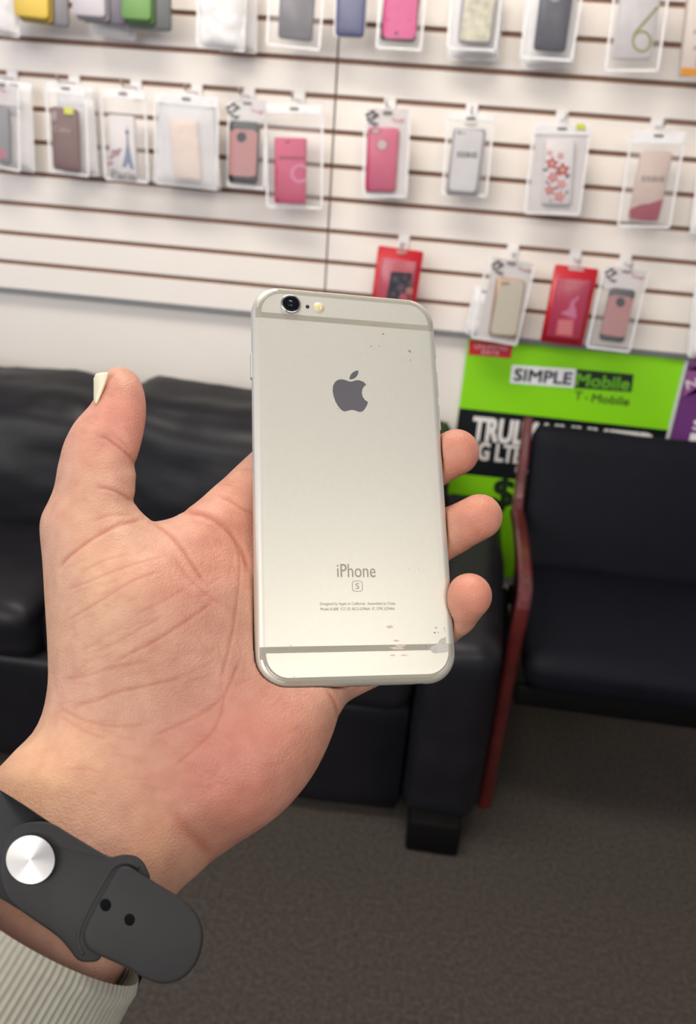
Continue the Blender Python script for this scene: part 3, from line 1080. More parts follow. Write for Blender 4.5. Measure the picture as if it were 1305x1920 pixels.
# wear
M_scuff = mat('scuffed_metal', rgb(186, 184, 178), .65, noise_amt=.12, nscale=900)
zs = lambda p: ppl(460 + p[0] / 3.183, 1030 + p[1] / 3.183)
pflat('worn_patch', [zs(p) for p in ((1196, 520), (1198, 560), (1214, 570), (1213, 612), (1160, 618), (1124, 621), (1104, 600), (1100, 592), (1112, 580), (1138, 568), (1152, 556), (1160, 540), (1172, 533), (1184, 528))], M_scuff, z1=.00010)
M_fleck = mat('grey_fleck', rgb(150, 142, 132), .7)
for p, r in (((1138, 468), 6), ((1130, 497), 7), ((1150, 496), 4), ((1186, 470), 4), ((1190, 484), 3), ((1077, 577), 5), ((270, 574), 4), ((291, 762), 4), ((978, 118), 3), ((1036, 120), 3)):
    pts = [(p[0] + r * (1 + .3 * math.sin(3 * a)) * math.cos(a), p[1] + .7 * r * math.sin(a)) for a in [2 * math.pi * k / 8 for k in range(8)]]
    pflat('fleck', [zs(q) for q in pts], M_fleck, z1=.00010)
for p, r in (((810, 408), 5), ((862, 408), 4), ((750, 455), 3), ((1056, 438), 9), ((1062, 445), 6), ((1062, 498), 5), ((595, 812), 4), ((760, 638), 3)):
    pts = [(p[0] + r * (1 + .3 * math.sin(3 * a)) * math.cos(a), p[1] + .5 * r * math.sin(a)) for a in [2 * math.pi * k / 8 for k in range(8)]]
    pflat('fleck', [zl(q) for q in pts], M_fleck, z1=.00010)
M_redd = mat('red_fleck', rgb(196, 52, 62), .6)
pflat('red_fleck', [zl((888 + 5 * math.cos(a), 330 + 5 * math.sin(a))) for a in [2 * math.pi * k / 8 for k in range(8)]], M_redd)
M_pinkst = mat('pink_stain', rgb(208, 186, 172), .5, noise_amt=.15, nscale=700)
for x, y, a, c in ((900, 545, 14, 6), (925, 575, 26, 10), (880, 632, 16, 5), (950, 632, 20, 4), (862, 462, 18, 10), (905, 590, 40, 9)):
    pflat('stain', [zs((x + a * math.cos(t) * (1 + .3 * math.sin(4 * t + x)), y + c * math.sin(t))) for t in [2 * math.pi * k / 12 for k in range(12)]], M_pinkst, z1=.00008)
# side keys, ports
hw = PW / 2
for y, l in ((.0395, .0095), ):
    obj('power_key', box_bm(-hw - .00045, -hw + .0008, y - l / 2, y + l / 2, -.0011, .0011, .0003, 1), M_alu, ph)
for y, l in ((.0497, .0056), (.0368, .0098), (.0242, .0098)):
    obj('volume_key', box_bm(hw - .0008, hw + .00045, y - l / 2, y + l / 2, -.0011, .0011, .0003, 1), M_alu, ph)
hb = -PH / 2
obj('charging_port', box_bm(-.0042, .0042, hb - .00005, hb + .001, -.0012, .0012, .0004, 1), MATS['dark_hole'], ph)
obj('headphone_jack', box_bm(.0185, .0222, hb - .00005, hb + .001, -.0016, .0016, .0005, 1), MATS['dark_hole'], ph)
obj('screen_glass', stack_bm([pring(.0016, -PT / 2 - .0002), pring(.0011, -PT / 2 + .0002)]), mat('white_front_glass', rgb(225, 225, 225), .1), ph)

# ------------------------------------------------------------------ hand
# (built as one implicit body: palm, wrist, thumb and four fingers blended, then meshed)
SILH = [(-230, 1700), (-120, 1556), (-60, 1496), (0, 1437), (30, 1405), (60, 1375), (78, 1340), (87, 1300), (90, 1262), (88, 1200), (85, 1150), (82, 1100), (79, 1050), (75, 1010), (74, 985), (78, 965), (88, 945),
        (97, 925), (103, 905), (107, 880), (112, 858), (118, 835), (128, 812), (139, 793), (150, 780), (162, 767), (171, 756), (179, 742), (185, 726), (191, 712), (197, 702), (205, 694), (215, 689), (228, 688), (240, 691),
        (252, 699), (262, 712), (269, 730), (273, 750), (274, 770), (273, 790), (269, 812), (264, 835), (258, 855), (253, 868), (252, 875), (255, 890), (254, 905), (253, 925), (250, 938), (256, 949), (266, 961),
        (277, 971), (286, 977), (298, 977), (315, 973), (330, 968), (345, 962), (355, 955), (372, 943), (390, 928), (410, 911), (430, 893), (450, 873), (475, 851), (510, 830), (560, 880), (610, 980), (650, 1100), (672, 1200),
        (674, 1262), (662, 1290), (650, 1312), (643, 1328), (634, 1345), (627, 1368), (614, 1401), (595, 1440), (572, 1475), (545, 1507), (515, 1535), (480, 1560), (447, 1580), (420, 1599), (395, 1617), (365, 1645),
        (335, 1672), (275, 1750), (222, 1835), (170, 1930), (120, 2040), (-230, 2100)]
CTRL = [  # px, py, depth of the near surface (mm), half thickness (mm)
    (230, 695, 283, 8), (225, 760, 280, 9), (200, 850, 275, 10.5), (170, 930, 268, 12), (130, 1000, 261, 14), (110, 1150, 255, 16), (120, 1300, 250, 18),
    (40, 1420, 240, 19), (-100, 1580, 226, 21), (270, 1080, 252, 17), (300, 1200, 250, 17), (230, 1330, 249, 18), (300, 1000, 264, 11), (290, 985, 267, 9.5),
    (380, 990, 270, 11), (430, 1100, 263, 14), (470, 1000, 277, 12), (475, 900, 281, 10), (540, 840, 286, 9), (500, 1400, 248, 16), (580, 1400, 254, 14),
    (600, 1320, 259, 13), (645, 1300, 263, 10), (400, 1330, 252, 17), (450, 1230, 257, 15), (560, 1180, 274, 13), (600, 1000, 283, 11), (650, 1150, 277, 12),
    (400, 1560, 244, 18), (300, 1500, 241, 20), (300, 1640, 232, 19), (150, 1550, 231, 21), (100, 1700, 216, 22), (250, 1780, 219, 19), (0, 1850, 203, 23),
    (100, 1980, 198, 23), (-200, 1900, 196, 23), (190, 1430, 243, 20)]
CREASE = [  # zoom origin, scale, [(points, depth mm, width mm)]
    ((60, 940), 2.966, [
        ([(620, 95), (560, 112), (480, 132), (380, 182), (300, 232), (200, 310), (150, 370)], .55, 1.1),
        ([(560, 72), (430, 78), (330, 112)], .2, 1.0),
        ([(668, 118), (750, 170), (820, 240), (900, 360), (960, 450)], .45, 1.3),
        ([(850, 60), (950, 76), (1050, 130), (1120, 200), (1170, 280), (1205, 385)], .8, 1.4),
        ([(1040, 100), (1110, 170), (1148, 280), (1155, 400), (1135, 600), (1112, 750), (1075, 900), (1050, 985)], .28, .9),
        ([(740, 302), (560, 352), (420, 402), (300, 452), (190, 490)], .18, .9),
        ([(700, 390), (540, 452), (400, 540), (300, 600), (200, 660)], .22, .9),
        ([(860, 480), (720, 560), (590, 620)], .15, .9),
        ([(1000, 560), (950, 602), (820, 690), (680, 780), (540, 850), (470, 890)], .28, 1.0),
        ([(730, 640), (600, 710), (480, 780), (380, 830)], .15, .9),
        ([(540, 290), (400, 330), (280, 390)], .15, .9),
        ([(640, 890), (430, 930), (300, 970), (170, 990)], .18, 1.2),
        ([(830, 985), (620, 1030), (450, 1070), (350, 1110), (220, 1135)], .26, 1.0),
        ([(150, 1140), (250, 1200), (360, 1235), (480, 1250), (640, 1240)], .2, 1.1),
        ([(150, 1190), (300, 1280), (420, 1320)], .15, 1.1),
        ([(790, 300), (850, 400), (950, 500), (1060, 580)], .16, 1.2)]),
    ((240, 1240), 2.966, [
        ([(620, 0), (570, 120), (535, 200), (518, 290), (470, 390), (390, 470), (260, 580)], .3, 1.0),
        ([(545, 0), (530, 90), (510, 190)], .12, .9),
        ([(535, 195), (430, 280), (290, 350), (150, 410)], .28, 1.0),
        ([(700, 95), (590, 130)], .15, .9),
        ([(250, 820), (340, 950), (430, 1040), (465, 1085)], .28, 3.2),
        ([(1108, 165), (1140, 210), (1160, 260), (1166, 310)], .5, 1.0),
        ([(650, 0), (655, 40), (640, 100)], .1, .9)]),
    ((150, 680), 6.86, [
        ([(230, 940), (340, 972), (450, 1050), (560, 1130), (660, 1230), (705, 1300)], .55, 1.1),
        ([(430, 930), (560, 1035), (630, 1110)], .25, .9),
        ([(220, 1600), (400, 1630), (540, 1692), (690, 1800)], .5, 1.1),
        ([(40, 730), (130, 690), (220, 720)], .15, 1.0)]),
    ((340, 830), 7.68, [
        ([(540, 610), (660, 615), (750, 650)], .16, .8),
        ([(800, 405), (930, 392), (1050, 412)], .14, .8),
        ([(520, 770), (650, 820), (760, 880), (900, 965), (1040, 1022)], .35, 1.1)]),
    ((810, 780), 4.574, [])]


def seg_dist(X, Y, ax, ay, bx, by):
    dx, dy = bx - ax, by - ay
    t = np.clip(((X - ax) * dx + (Y - ay) * dy) / max(1e-9, dx * dx + dy * dy), 0, 1)
    return np.hypot(X - ax - t * dx, Y - ay - t * dy)


def polyline_dist(X, Y, pts):
    d = np.full(X.shape, 1e9)
    for (a, b), (c, e) in zip(pts, pts[1:]):
        d = np.minimum(d, seg_dist(X, Y, a, b, c, e))
    return d


def tps(ctrl, vals, U, V):
    c = np.array(ctrl, float) / 100.0
    n = len(c)

    def ker(r2):
        return np.where(r2 > 1e-12, r2 * np.log(r2 + 1e-12), 0)
    K = ker(((c[:, None] - c[None]) ** 2).sum(-1)) + 0.6 * np.eye(n)
    Pm = np.c_[np.ones(n), c]
    A = np.block([[K, Pm], [Pm.T, np.zeros((3, 3))]])
    sol = np.linalg.solve(A, np.r_[np.array(vals, float), np.zeros((3, vals.shape[1]))])
    shp = U.shape
    u, v = U.ravel() / 100, V.ravel() / 100
    k = ker((u[:, None] - c[None, :, 0]) ** 2 + (v[:, None] - c[None, :, 1]) ** 2)
    r = k @ sol[:n] + np.c_[np.ones(len(u)), u, v] @ sol[n:]
    return [r[:, i].reshape(shp) for i in range(vals.shape[1])]


def build_hand():
    du, dw = 3.2, 0.9
    us = np.arange(-190, 976, du)
    vs = np.arange(672, 1990, du)
    ws = np.arange(186, 332, dw)
    U2, V2 = np.meshgrid(us, vs, indexing='ij')
    poly = smooth_loop(SILH, 2)
    d = np.full(U2.shape, 1e9)
    inside = np.zeros(U2.shape, bool)
    for (ax, ay), (bx, by) in zip(poly, poly[1:] + poly[:1]):
        d = np.minimum(d, seg_dist(U2, V2, ax, ay, bx, by))
        cr_ = (ay > V2) != (by > V2)
        with np.errstate(divide='ignore', invalid='ignore'):
            xi = ax + (V2 - ay) * (bx - ax) / (by - ay if by != ay else 1e-9)
        inside ^= cr_ & (U2 < xi)
    D = np.where(inside, d, -d)
    C = np.array(CTRL, float)
    F, T = tps(C[:, :2], C[:, 2:], U2, V2)
    T = np.clip(T, 7, 24)
    # soft mounds of the palm
    for (u, v, s, a) in ((250, 1130, 95, 2.5), (520, 1430, 90, 2.0), (225, 770, 40, 1.0), (190, 900, 40, .8), (330, 1250, 60, .8), (610, 1310, 40, 1.0)):
        F = F - a * np.exp(-((U2 - u) ** 2 + (V2 - v) ** 2) / (2 * s * s))
    Mid = F + T
    Dm = D * Mid / FPX
    R = T * 0.95
    e = np.maximum((R - Dm) / R, 0.0)
    S = np.empty((len(us), len(vs), len(ws)), np.float32)
    Rm = np.minimum(R, T)
    for k, wz in enumerate(ws):
        q = np.sqrt(e ** 2 + ((wz - Mid) / T) ** 2)
        S[:, :, k] = (q - 1) * Rm
    W = ws.astype(np.float32)
    # camera-frame millimetres
    Xc = ((us - 652.5) / FPX).astype(np.float32)
    Yc = ((960 - vs) / FPX).astype(np.float32)

    def cap(chain, k_s):
        chain = [np.array(c, float) for c in chain]
        pts = [(np.array([(c[0] - 652.5) * c[2] / FPX, (960 - c[1]) * c[2] / FPX, -c[2]]), c[3]) for c in chain]
        lo = [min(c[i] for c in chain) for i in range(3)]
        hi = [max(c[i] for c in chain) for i in range(3)]
        iu = slice(max(0, np.searchsorted(us, lo[0] - 110)), np.searchsorted(us, hi[0] + 110))
        iv = slice(max(0, np.searchsorted(vs, lo[1] - 110)), np.searchsorted(vs, hi[1] + 110))
        iw = slice(max(0, np.searchsorted(ws, lo[2] - 18)), np.searchsorted(ws, hi[2] + 18))
        Wg = W[None, None, iw]
        X = Xc[iu][:, None, None] * Wg
        Y = Yc[iv][None, :, None] * Wg
        Z = -Wg
        best = None
        for (a, ra), (b, rb) in zip(pts, pts[1:]):
            ab = b - a
            t = np.clip(((X - a[0]) * ab[0] + (Y - a[1]) * ab[1] + (Z - a[2]) * ab[2]) / ab.dot(ab), 0, 1)
            dd = np.sqrt((X - a[0] - t * ab[0]) ** 2 + (Y - a[1] - t * ab[1]) ** 2 + (Z - a[2] - t * ab[2]) ** 2) - (ra + t * (rb - ra))
            if best is None:
                best = dd
            else:
                h = np.maximum(1.2 - abs(best - dd), 0) / 1.2
                best = np.minimum(best, dd) - h * h * 1.2 * .25
        s = S0[iu, iv, iw]
        h = np.maximum(k_s - abs(best - s), 0) / k_s
        r = np.minimum(best, s) - h * h * k_s * .25
        S[iu, iv, iw] = np.minimum(S[iu, iv, iw], r)

    def back(px, py, r, gap=0.2):
        """depth of a finger centre lying against the far face of the phone"""
        dv = Vector(((px - 652.5) / FPX, -(py - 960) / FPX, -1))
        n = PR.col[2]
        o = (PC - n * (ZF + .001 * (r - .3 + gap))) * 1000
        return -(dv * (o.dot(n) / dv.dot(n))).z

    def on(px, py, r, g=0.2):
        return (px, py, back(px, py, r, g), r)
    S0 = S.copy()
    cap([(400, 1010, 281, 11), (445, 962, 289, 10.2), on(520, 884, 9.3), on(612, 792, 8.7), on(686, 716, 7.6)], 5)
    cap([on(520, 1100, 10.5, 3), on(640, 985, 9.6), on(750, 908, 9.0), (812, 870, 301, 8.5), (855, 848, 297, 8.3)], 5)
    cap([on(560, 1200, 10.5, 3), on(690, 1092, 9.4), on(790, 1030, 8.8), (850, 994, 294, 8.3), (899, 969, 287, 7.9)], 5)
    cap([on(625, 1268, 9.5, 2), on(735, 1222, 8.4), (808, 1182, 292, 8.6), (850, 1148, 286, 8.3), (880, 1117, 279, 7.6)], 5)
    # carve the phone out so that skin and metal touch without crossing
    iu = slice(np.searchsorted(us, 430), np.searchsorted(us, 890))
    iv = slice(np.searchsorted(vs, 672), np.searchsorted(vs, 1330))
    Wg = W[None, None, :]
    X = Xc[iu][:, None, None] * Wg - PC.x * 1000
    Y = Yc[iv][None, :, None] * Wg - PC.y * 1000
    Z = -Wg - PC.z * 1000
    x = PR[0][0] * X + PR[1][0] * Y + PR[2][0] * Z
    y = PR[0][1] * X + PR[1][1] * Y + PR[2][1] * Z
    z = PR[0][2] * X + PR[1][2] * Y + PR[2][2] * Z
    c = CORN * 1000
    qx, qy = abs(x) - (PW * 500 - c), abs(y) - (PH * 500 - c)
    d2 = np.sqrt(np.maximum(qx, 0) ** 2 + np.maximum(qy, 0) ** 2) + np.minimum(np.maximum(qx, qy), 0) - c
    ez = E * 1000
    p1, p2 = d2 + ez, abs(z) - (PT * 500 - ez)
    dp = np.sqrt(np.maximum(p1, 0) ** 2 + np.maximum(p2, 0) ** 2) + np.minimum(np.maximum(p1, p2), 0) - ez
    kk = 1.2
    s = S[iu, iv, :]
    dq = -(dp - 0.45)
    h = np.maximum(kk - abs(s - dq), 0) / kk
    S[iu, iv, :] = np.maximum(s, dq) + h * h * kk * .25

    # ---- surface nets
    neg = S < 0
    nx, ny, nz = S.shape
    acc = np.zeros((nx - 1, ny - 1, nz - 1, 3), np.float32)
    cnt = np.zeros((nx - 1, ny - 1, nz - 1), np.int8)
    for ax in range(3):
        o1, o2 = [a for a in range(3) if a != ax]
        for i in (0, 1):
            for j in (0, 1):
                sa = [slice(0, -1)] * 3
                sa[o1] = slice(i, S.shape[o1] - 1 + i)
                sa[o2] = slice(j, S.shape[o2] - 1 + j)
                sb = list(sa)
                sb[ax] = slice(1, None)
                sa, sb = tuple(sa), tuple(sb)
                cross = neg[sa] != neg[sb]
                idx = np.nonzero(cross)
                va, vb = S[sa][idx], S[sb][idx]
                t = va / (va - vb)
                off = np.zeros((len(t), 3), np.float32)
                off[:, ax] = t
                off[:, o1] = i
                off[:, o2] = j
                acc[idx] += off
                cnt[idx] += 1
    act = cnt > 0
    ids = np.full(act.shape, -1, np.int64)
    ii = np.nonzero(act)
    ids[ii] = np.arange(len(ii[0]))
    co = np.stack(ii, 1) + acc[ii] / cnt[ii][:, None]
    quads = []
    for ax in range(3):
        o1, o2 = [(1, 2), (2, 0), (0, 1)][ax]
        sa = [slice(None)] * 3
        sb = [slice(None)] * 3
        sa[ax], sb[ax] = slice(0, -1), slice(1, None)
        cr_ = neg[tuple(sa)] != neg[tuple(sb)]
        P = np.stack(np.nonzero(cr_), 1)
        ok = (P[:, o1] > 0) & (P[:, o2] > 0) & (P[:, o1] < S.shape[o1] - 1) & (P[:, o2] < S.shape[o2] - 1)
        P = P[ok]
        f = neg[tuple(sa)][tuple(P.T)]
        vid = []
        for a, b in ((0, 0), (1, 0), (1, 1), (0, 1)):
            q = P.copy()
            q[:, o1] -= 1 - a
            q[:, o2] -= 1 - b
            vid.append(ids[tuple(q.T)])
        qd = np.stack(vid, 1)
        qd[~f] = qd[~f][:, ::-1]
        quads.append(qd)
    quads = np.concatenate(quads)
    u, v, wd = us[0] + co[:, 0] * du, vs[0] + co[:, 1] * du, ws[0] + co[:, 2] * dw
    p = np.stack([(u - 652.5) * wd / FPX, (960 - v) * wd / FPX, -wd], 1)
    n = len(p)
    # ---- smoothing (Taubin)
    e = np.concatenate([quads[:, [0, 1]], quads[:, [1, 2]], quads[:, [2, 3]], quads[:, [3, 0]]])
    deg = np.bincount(e[:, 0], minlength=n) + np.bincount(e[:, 1], minlength=n)
    for it in range(14):
        lam = .55 if it % 2 == 0 else -.56
        a = np.stack([np.bincount(e[:, 0], p[e[:, 1], k], n) + np.bincount(e[:, 1], p[e[:, 0], k], n) for k in range(3)], 1) / deg[:, None]
        p = p + lam * (a - p)
    # ---- normals
    fn = np.cross(p[quads[:, 2]] - p[quads[:, 0]], p[quads[:, 3]] - p[quads[:, 1]])
    vn = np.stack([sum(np.bincount(quads[:, c], fn[:, k], n) for c in range(4)) for k in range(3)], 1)
    vn /= np.linalg.norm(vn, axis=1)[:, None] + 1e-12
    if (vn * (p - p.mean(0))).sum() < 0:
        quads = quads[:, ::-1]
        vn = -vn
    front = np.clip((-(vn * p).sum(1) / np.linalg.norm(p, axis=1)) * 3 + .6, 0, 1)
    # ---- creases: real grooves in the skin, redder with painted fold shade at the bottom
    pu, pv = 652.5 + FPX * p[:, 0] / -p[:, 2], 960 - FPX * p[:, 1] / -p[:, 2]
    groove = np.zeros(n)
    red = np.zeros(n)
    for org, sc, lines in CREASE:
        for pts, dep, wid in lines:
            q = [(org[0] + a / sc, org[1] + b / sc) for a, b in smooth_line(pts, 4)]
            xs, ys = [a for a, _ in q], [b for _, b in q]
            m = np.nonzero((pu > min(xs) - 30) & (pu < max(xs) + 30) & (pv > min(ys) - 30) & (pv < max(ys) + 30) & (front > 0))[0]
            if not len(m):
                continue
            dd = polyline_dist(pu[m], pv[m], q) * (-p[m, 2]) / FPX
            # fade towards both ends
            ends = np.minimum(np.hypot(pu[m] - xs[0], pv[m] - ys[0]), np.hypot(pu[m] - xs[-1], pv[m] - ys[-1]))
            fade = np.clip(ends / 18 + .25, 0, 1)
            wid = wid * .62
            g = np.exp(-(dd / wid) ** 2) * fade * front[m]
            lip = np.exp(-((dd - 2.0 * wid) / (1.4 * wid)) ** 2) * fade * front[m]
            groove[m] += .6 * dep * (g - .2 * lip)
            red[m] = np.maximum(red[m], np.exp(-(dd / (wid * .8)) ** 2) * fade * min(1, dep * 2.2 + .1))
    # many faint short lines of the skin, along the fold direction of the thumb's ball, the wrist and the thumb
    rg = np.random.RandomState(5)
    for u0, v0, su, sv, ang, cnt_, ln in ((260, 1130, 150, 150, -.46, 60, 70), (420, 1130, 40, 120, 1.3, 16, 60), (300, 1420, 150, 70, .25, 34, 80), (200, 840, 50, 110, .35, 26, 36), (480, 1400, 100, 90, -.7, 26, 46), (150, 1230, 60, 130, -.3, 22, 60)):
        for _ in range(cnt_):
            x0, y0 = u0 + rg.uniform(-1, 1) * su, v0 + rg.uniform(-1, 1) * sv
            a, l = ang + rg.normal(0, .22), ln * rg.uniform(.4, 1.0)
            bend = rg.uniform(-.12, .12) * l
            q = smooth_line([(x0 - l / 2 * math.cos(a), y0 - l / 2 * math.sin(a)), (x0 - bend * math.sin(a), y0 + bend * math.cos(a)), (x0 + l / 2 * math.cos(a), y0 + l / 2 * math.sin(a))], 4)
            xs, ys = [k[0] for k in q], [k[1] for k in q]
            m = np.nonzero((pu > min(xs) - 12) & (pu < max(xs) + 12) & (pv > min(ys) - 12) & (pv < max(ys) + 12) & (front > 0))[0]
            if len(m):
                dd = polyline_dist(pu[m], pv[m], q) * (-p[m, 2]) / FPX
                fade = np.clip(np.minimum(np.hypot(pu[m] - xs[0], pv[m] - ys[0]), np.hypot(pu[m] - xs[-1], pv[m] - ys[-1])) / 14, 0, 1)
                st = rg.uniform(.25, 1)
                groove[m] += .09 * st * np.exp(-(dd / .55) ** 2) * fade * front[m]
                red[m] = np.maximum(red[m], .34 * st * np.exp(-(dd / .5) ** 2) * fade)
    p = p - vn * groove[:, None]
    # ---- pigment, plus a brighter wrist tint standing in for light from above
    base = np.array(rgb(200, 154, 131)[:3])
    col = np.tile(base, (n, 1))

    def tint(u, v, s, c, a):
        wgt = (a * np.exp(-((pu - u) ** 2 + (pv - v) ** 2) / (2 * s * s)))[:, None]
        return col * (1 - wgt) + np.array(rgb(*c)[:3]) * wgt
    for t in ((170, 1130, 110, (216, 172, 138), .75), (60, 1450, 90, (218, 172, 134), .8), (230, 780, 60, (222, 150, 130), .8), (430, 1430, 100, (190, 120, 104), .8), (520, 1380, 70, (190, 124, 106), .6),
              (400, 1520, 60, (194, 126, 106), .6), (360, 1080, 60, (216, 150, 130), .6), (420, 990, 50, (216, 142, 120), .6), (450, 930, 40, (208, 146, 120), .6), (870, 840, 40, (205, 134, 112), .85),
              (900, 960, 45, (205, 134, 111), .85), (890, 1110, 45, (207, 136, 113), .9), (290, 1430, 40, (190, 140, 118), .35), (290, 1590, 60, (214, 160, 124), .6), (590, 1400, 50, (206, 148, 120), .5), (330, 1180, 80, (210, 152, 130), .5)):
        col = tint(*t)
    deep = np.array(rgb(176, 98, 76)[:3])  # crease redness together with the shade inside the folds
    col = col * (1 - .62 * red[:, None]) + deep * .62 * red[:, None]
    return p, quads, col


hp, hq, hc = build_hand()
ORIG = Vector((-0.045, -0.06, -0.25))
hand_root = CAM @ ORIG
me = bpy.data.meshes.new('person')
vw = (np.array(hp) * .001) @ np.array(CAM.to_3x3()).T + np.array(EYE) - np.array(hand_root)
me.vertices.add(len(vw))
me.vertices.foreach_set('co', vw.astype(np.float32).ravel())
me.loops.add(hq.size)
me.loops.foreach_set('vertex_index', hq.astype(np.int32).ravel())
me.polygons.add(len(hq))
me.polygons.foreach_set('loop_start', np.arange(0, hq.size, 4, dtype=np.int32))
me.polygons.foreach_set('loop_total', np.full(len(hq), 4, np.int32))
me.update(calc_edges=True)
at_ = me.color_attributes.new('skin', 'FLOAT_COLOR', 'POINT')
at_.data.foreach_set('color', np.c_[hc, np.ones(len(hc))].astype(np.float32).ravel())
me.polygons.foreach_set('use_smooth', np.ones(len(hq), bool))
M_skin = bpy.data.materials.new('skin')
M_skin.use_nodes = True
nt = M_skin.node_tree
pb = nt.nodes['Principled BSDF']
an = nt.nodes.new('ShaderNodeAttribute')
an.attribute_name = 'skin'
tc = nt.nodes.new('ShaderNodeTexCoord')
n1 = nt.nodes.new('ShaderNodeTexNoise')
n1.inputs['Scale'].default_value = 160
n1.inputs['Detail'].default_value = 5
nt.links.new(tc.outputs['Object'], n1.inputs['Vector'])
hs = nt.nodes.new('ShaderNodeMixRGB')
hs.blend_type = 'MULTIPLY'
hs.inputs[0].default_value = 1
rp = nt.nodes.new('ShaderNodeValToRGB')
rp.color_ramp.elements[0].position, rp.color_ramp.elements[1].position = .3, .7
rp.color_ramp.elements[0].color = (.90, .82, .82, 1)
rp.color_ramp.elements[1].color = (1.05, 1.05, 1.05, 1)
nt.links.new(n1.outputs['Fac'], rp.inputs['Fac'])
nt.links.new(an.outputs['Color'], hs.inputs[1])
nt.links.new(rp.outputs['Color'], hs.inputs[2])
nt.links.new(hs.outputs[0], pb.inputs['Base Color'])
pb.inputs['Roughness'].default_value = .5
pb.inputs['Specular IOR Level'].default_value = .4
pb.inputs['Subsurface Weight'].default_value = .12
pb.inputs['Subsurface Radius'].default_value = (1, .35, .2)
pb.inputs['Subsurface Scale'].default_value = .003
n2 = nt.nodes.new('ShaderNodeTexVoronoi')
n2.inputs['Scale'].default_value = 1300
nt.links.new(tc.outputs['Object'], n2.inputs['Vector'])
bp = nt.nodes.new('ShaderNodeBump')
bp.inputs['Strength'].default_value = .4
bp.inputs['Distance'].default_value = .0003
nt.links.new(n2.outputs['Distance'], bp.inputs['Height'])
nt.links.new(bp.outputs['Normal'], pb.inputs['Normal'])
person = link('person', me, M_skin, None, False, hand_root)
tag(person, 'open left hand and wrist, palm up, cradling the silver smartphone', 'person')


def cpt(px, py, d):
    """point at distance d (mm) along the photograph's ray, in the hand's own space"""
    q = CAM @ Vector(((px - 652.5) * d / FPX, (960 - py) * d / FPX, -d)).__mul__(.001)
    return q - hand_root


# thumb nail: a curved plate on the far-left side of the thumb tip
b = bmesh.new()
rows = []
N, Mn = 10, 10
for i in range(N + 1):
    t = i / N
    y = 756 + (698 - 756) * t
    xf = 178 + (201 - 178) * min(1, t * 1.05) + (1.5 * math.sin(t * 3.14))
    bul = 1 + 22 * min(1, t * 1.25) ** .8
    row = []
    for j in range(Mn + 1):
        s = j / Mn * 2 - 1
        x = xf - bul * math.cos(s * math.pi / 2) ** .8 if abs(s) < 1 else xf
        yy = y + (6 * (1 - abs(s)) ** 2 if i == N else (2.5 * (1 - abs(s)) ** 2 if i == N - 1 else 0))
        row.append((x, yy, 288.5 + 6.8 * s))
    rows.append(row)
g = [[b.verts.new(cpt(*q)) for q in r] for r in rows]
for i in range(N):
    for j in range(Mn):
        b.faces.new((g[i][j], g[i][j + 1], g[i + 1][j + 1], g[i + 1][j]))
bmesh.ops.recalc_face_normals(b, faces=b.faces)
bmesh.ops.solidify(b, geom=list(b.faces), thickness=.0008)
nail = obj('thumb_nail', b, mat('nail', rgb(240, 230, 200), .3, noise_amt=.04, nscale=300, sss=.1), person, True)
nail['label'] = 'long ivory thumb nail seen edge on'

# ------------------------------------------------------------------ sleeve
b = bmesh.new()
NR, NT = 90 * 6, 16
M_knit = mat('grey_rib_knit', rgb(156, 153, 141), .9, spec=.2, noise_amt=.06, nscale=300)
rings = []
for j in range(NT + 1):
    t = (j - .6) / NT * 4.2 if j else 0
    t = j / NT * 4.2
    ring = []
    for i in range(NR):
        a = 2 * math.pi * i / NR
        gr = 1 + .011 * math.sin(a * 90) * (1 if j > 0 else .3)
        roll = -.02 if j == 0 else (0.012 if j == 1 else 0)
        c, s_ = math.cos(a) * (gr + roll), math.sin(a) * (gr + roll)
        k = 1 + .03 * t
        px = 85 + (177 * c - 20 * s_) * k - 47 * t
        py = 1745 + (98 * c + 40 * s_) * k + 77 * t
        dd = 222 - 22 * s_ + 3 * c - 5.5 * t
        ring.append(cpt(px, py, dd))
    rings.append(ring)
R = [[b.verts.new(q) for q in r] for r in rings]
for A, B in zip(R, R[1:]):
    for k in range(NR):
        b.faces.new((A[k], A[(k + 1) % NR], B[(k + 1) % NR], B[k]))
sl = obj('sleeve', b, M_knit, person, True)
sl['label'] = 'pale grey ribbed knit sleeve cuff'

# ------------------------------------------------------------------ wrist strap
M_strap = mat('black_rubber', rgb(43, 43, 44), .6, spec=.3, noise_amt=.04, nscale=200)
M_strap2 = mat('black_rubber_hole', rgb(9, 9, 10), .8, spec=.1)
wr_o = CAM @ (Vector(((180 - 652.5) * 214 / FPX, (960 - 1680) * 214 / FPX, -214)) * .001)
wat = thing('wristband', 'black rubber watch band with silver pin around the wrist', 'watch band', wr_o)


def sdepth(px, py):
    s = (px - 57) * .87 + (py - 1612) * .49
    n = -(px - 57) * .49 + (py - 1612) * .87
    d = 212.0 - .030 * n - .004 * s
    if s < -10:
        d += .0016 * (s + 10) ** 2 * .55
    return d


def wpt(px, py, lift):
    d = sdepth(px, py) - lift
    q = CAM @ (Vector(((px - 652.5) * d / FPX, (960 - py) * d / FPX, -d)) * .001)
    return q - wr_o


def slab(name, pts, lift, th, m, bev=.06, parent=None, n=3):
    P = smooth_loop(pts, n) if n > 1 else pts
    b = bmesh.new()
    cx, cy = np.mean(P, 0)

    def inset(p, k):
        v = np.array([cx, cy]) - np.array(p)
        return tuple(np.array(p) + v / np.linalg.norm(v) * k)
    rings = []
    for t, k in ((0, bev * 60), (.25, 0), (.7, 0), (.92, bev * 45), (1, bev * 110)):
        rings.append([wpt(*inset(p, k), lift + th * t) for p in P])
    return obj(name, stack_bm(rings), m, parent or wat, True)


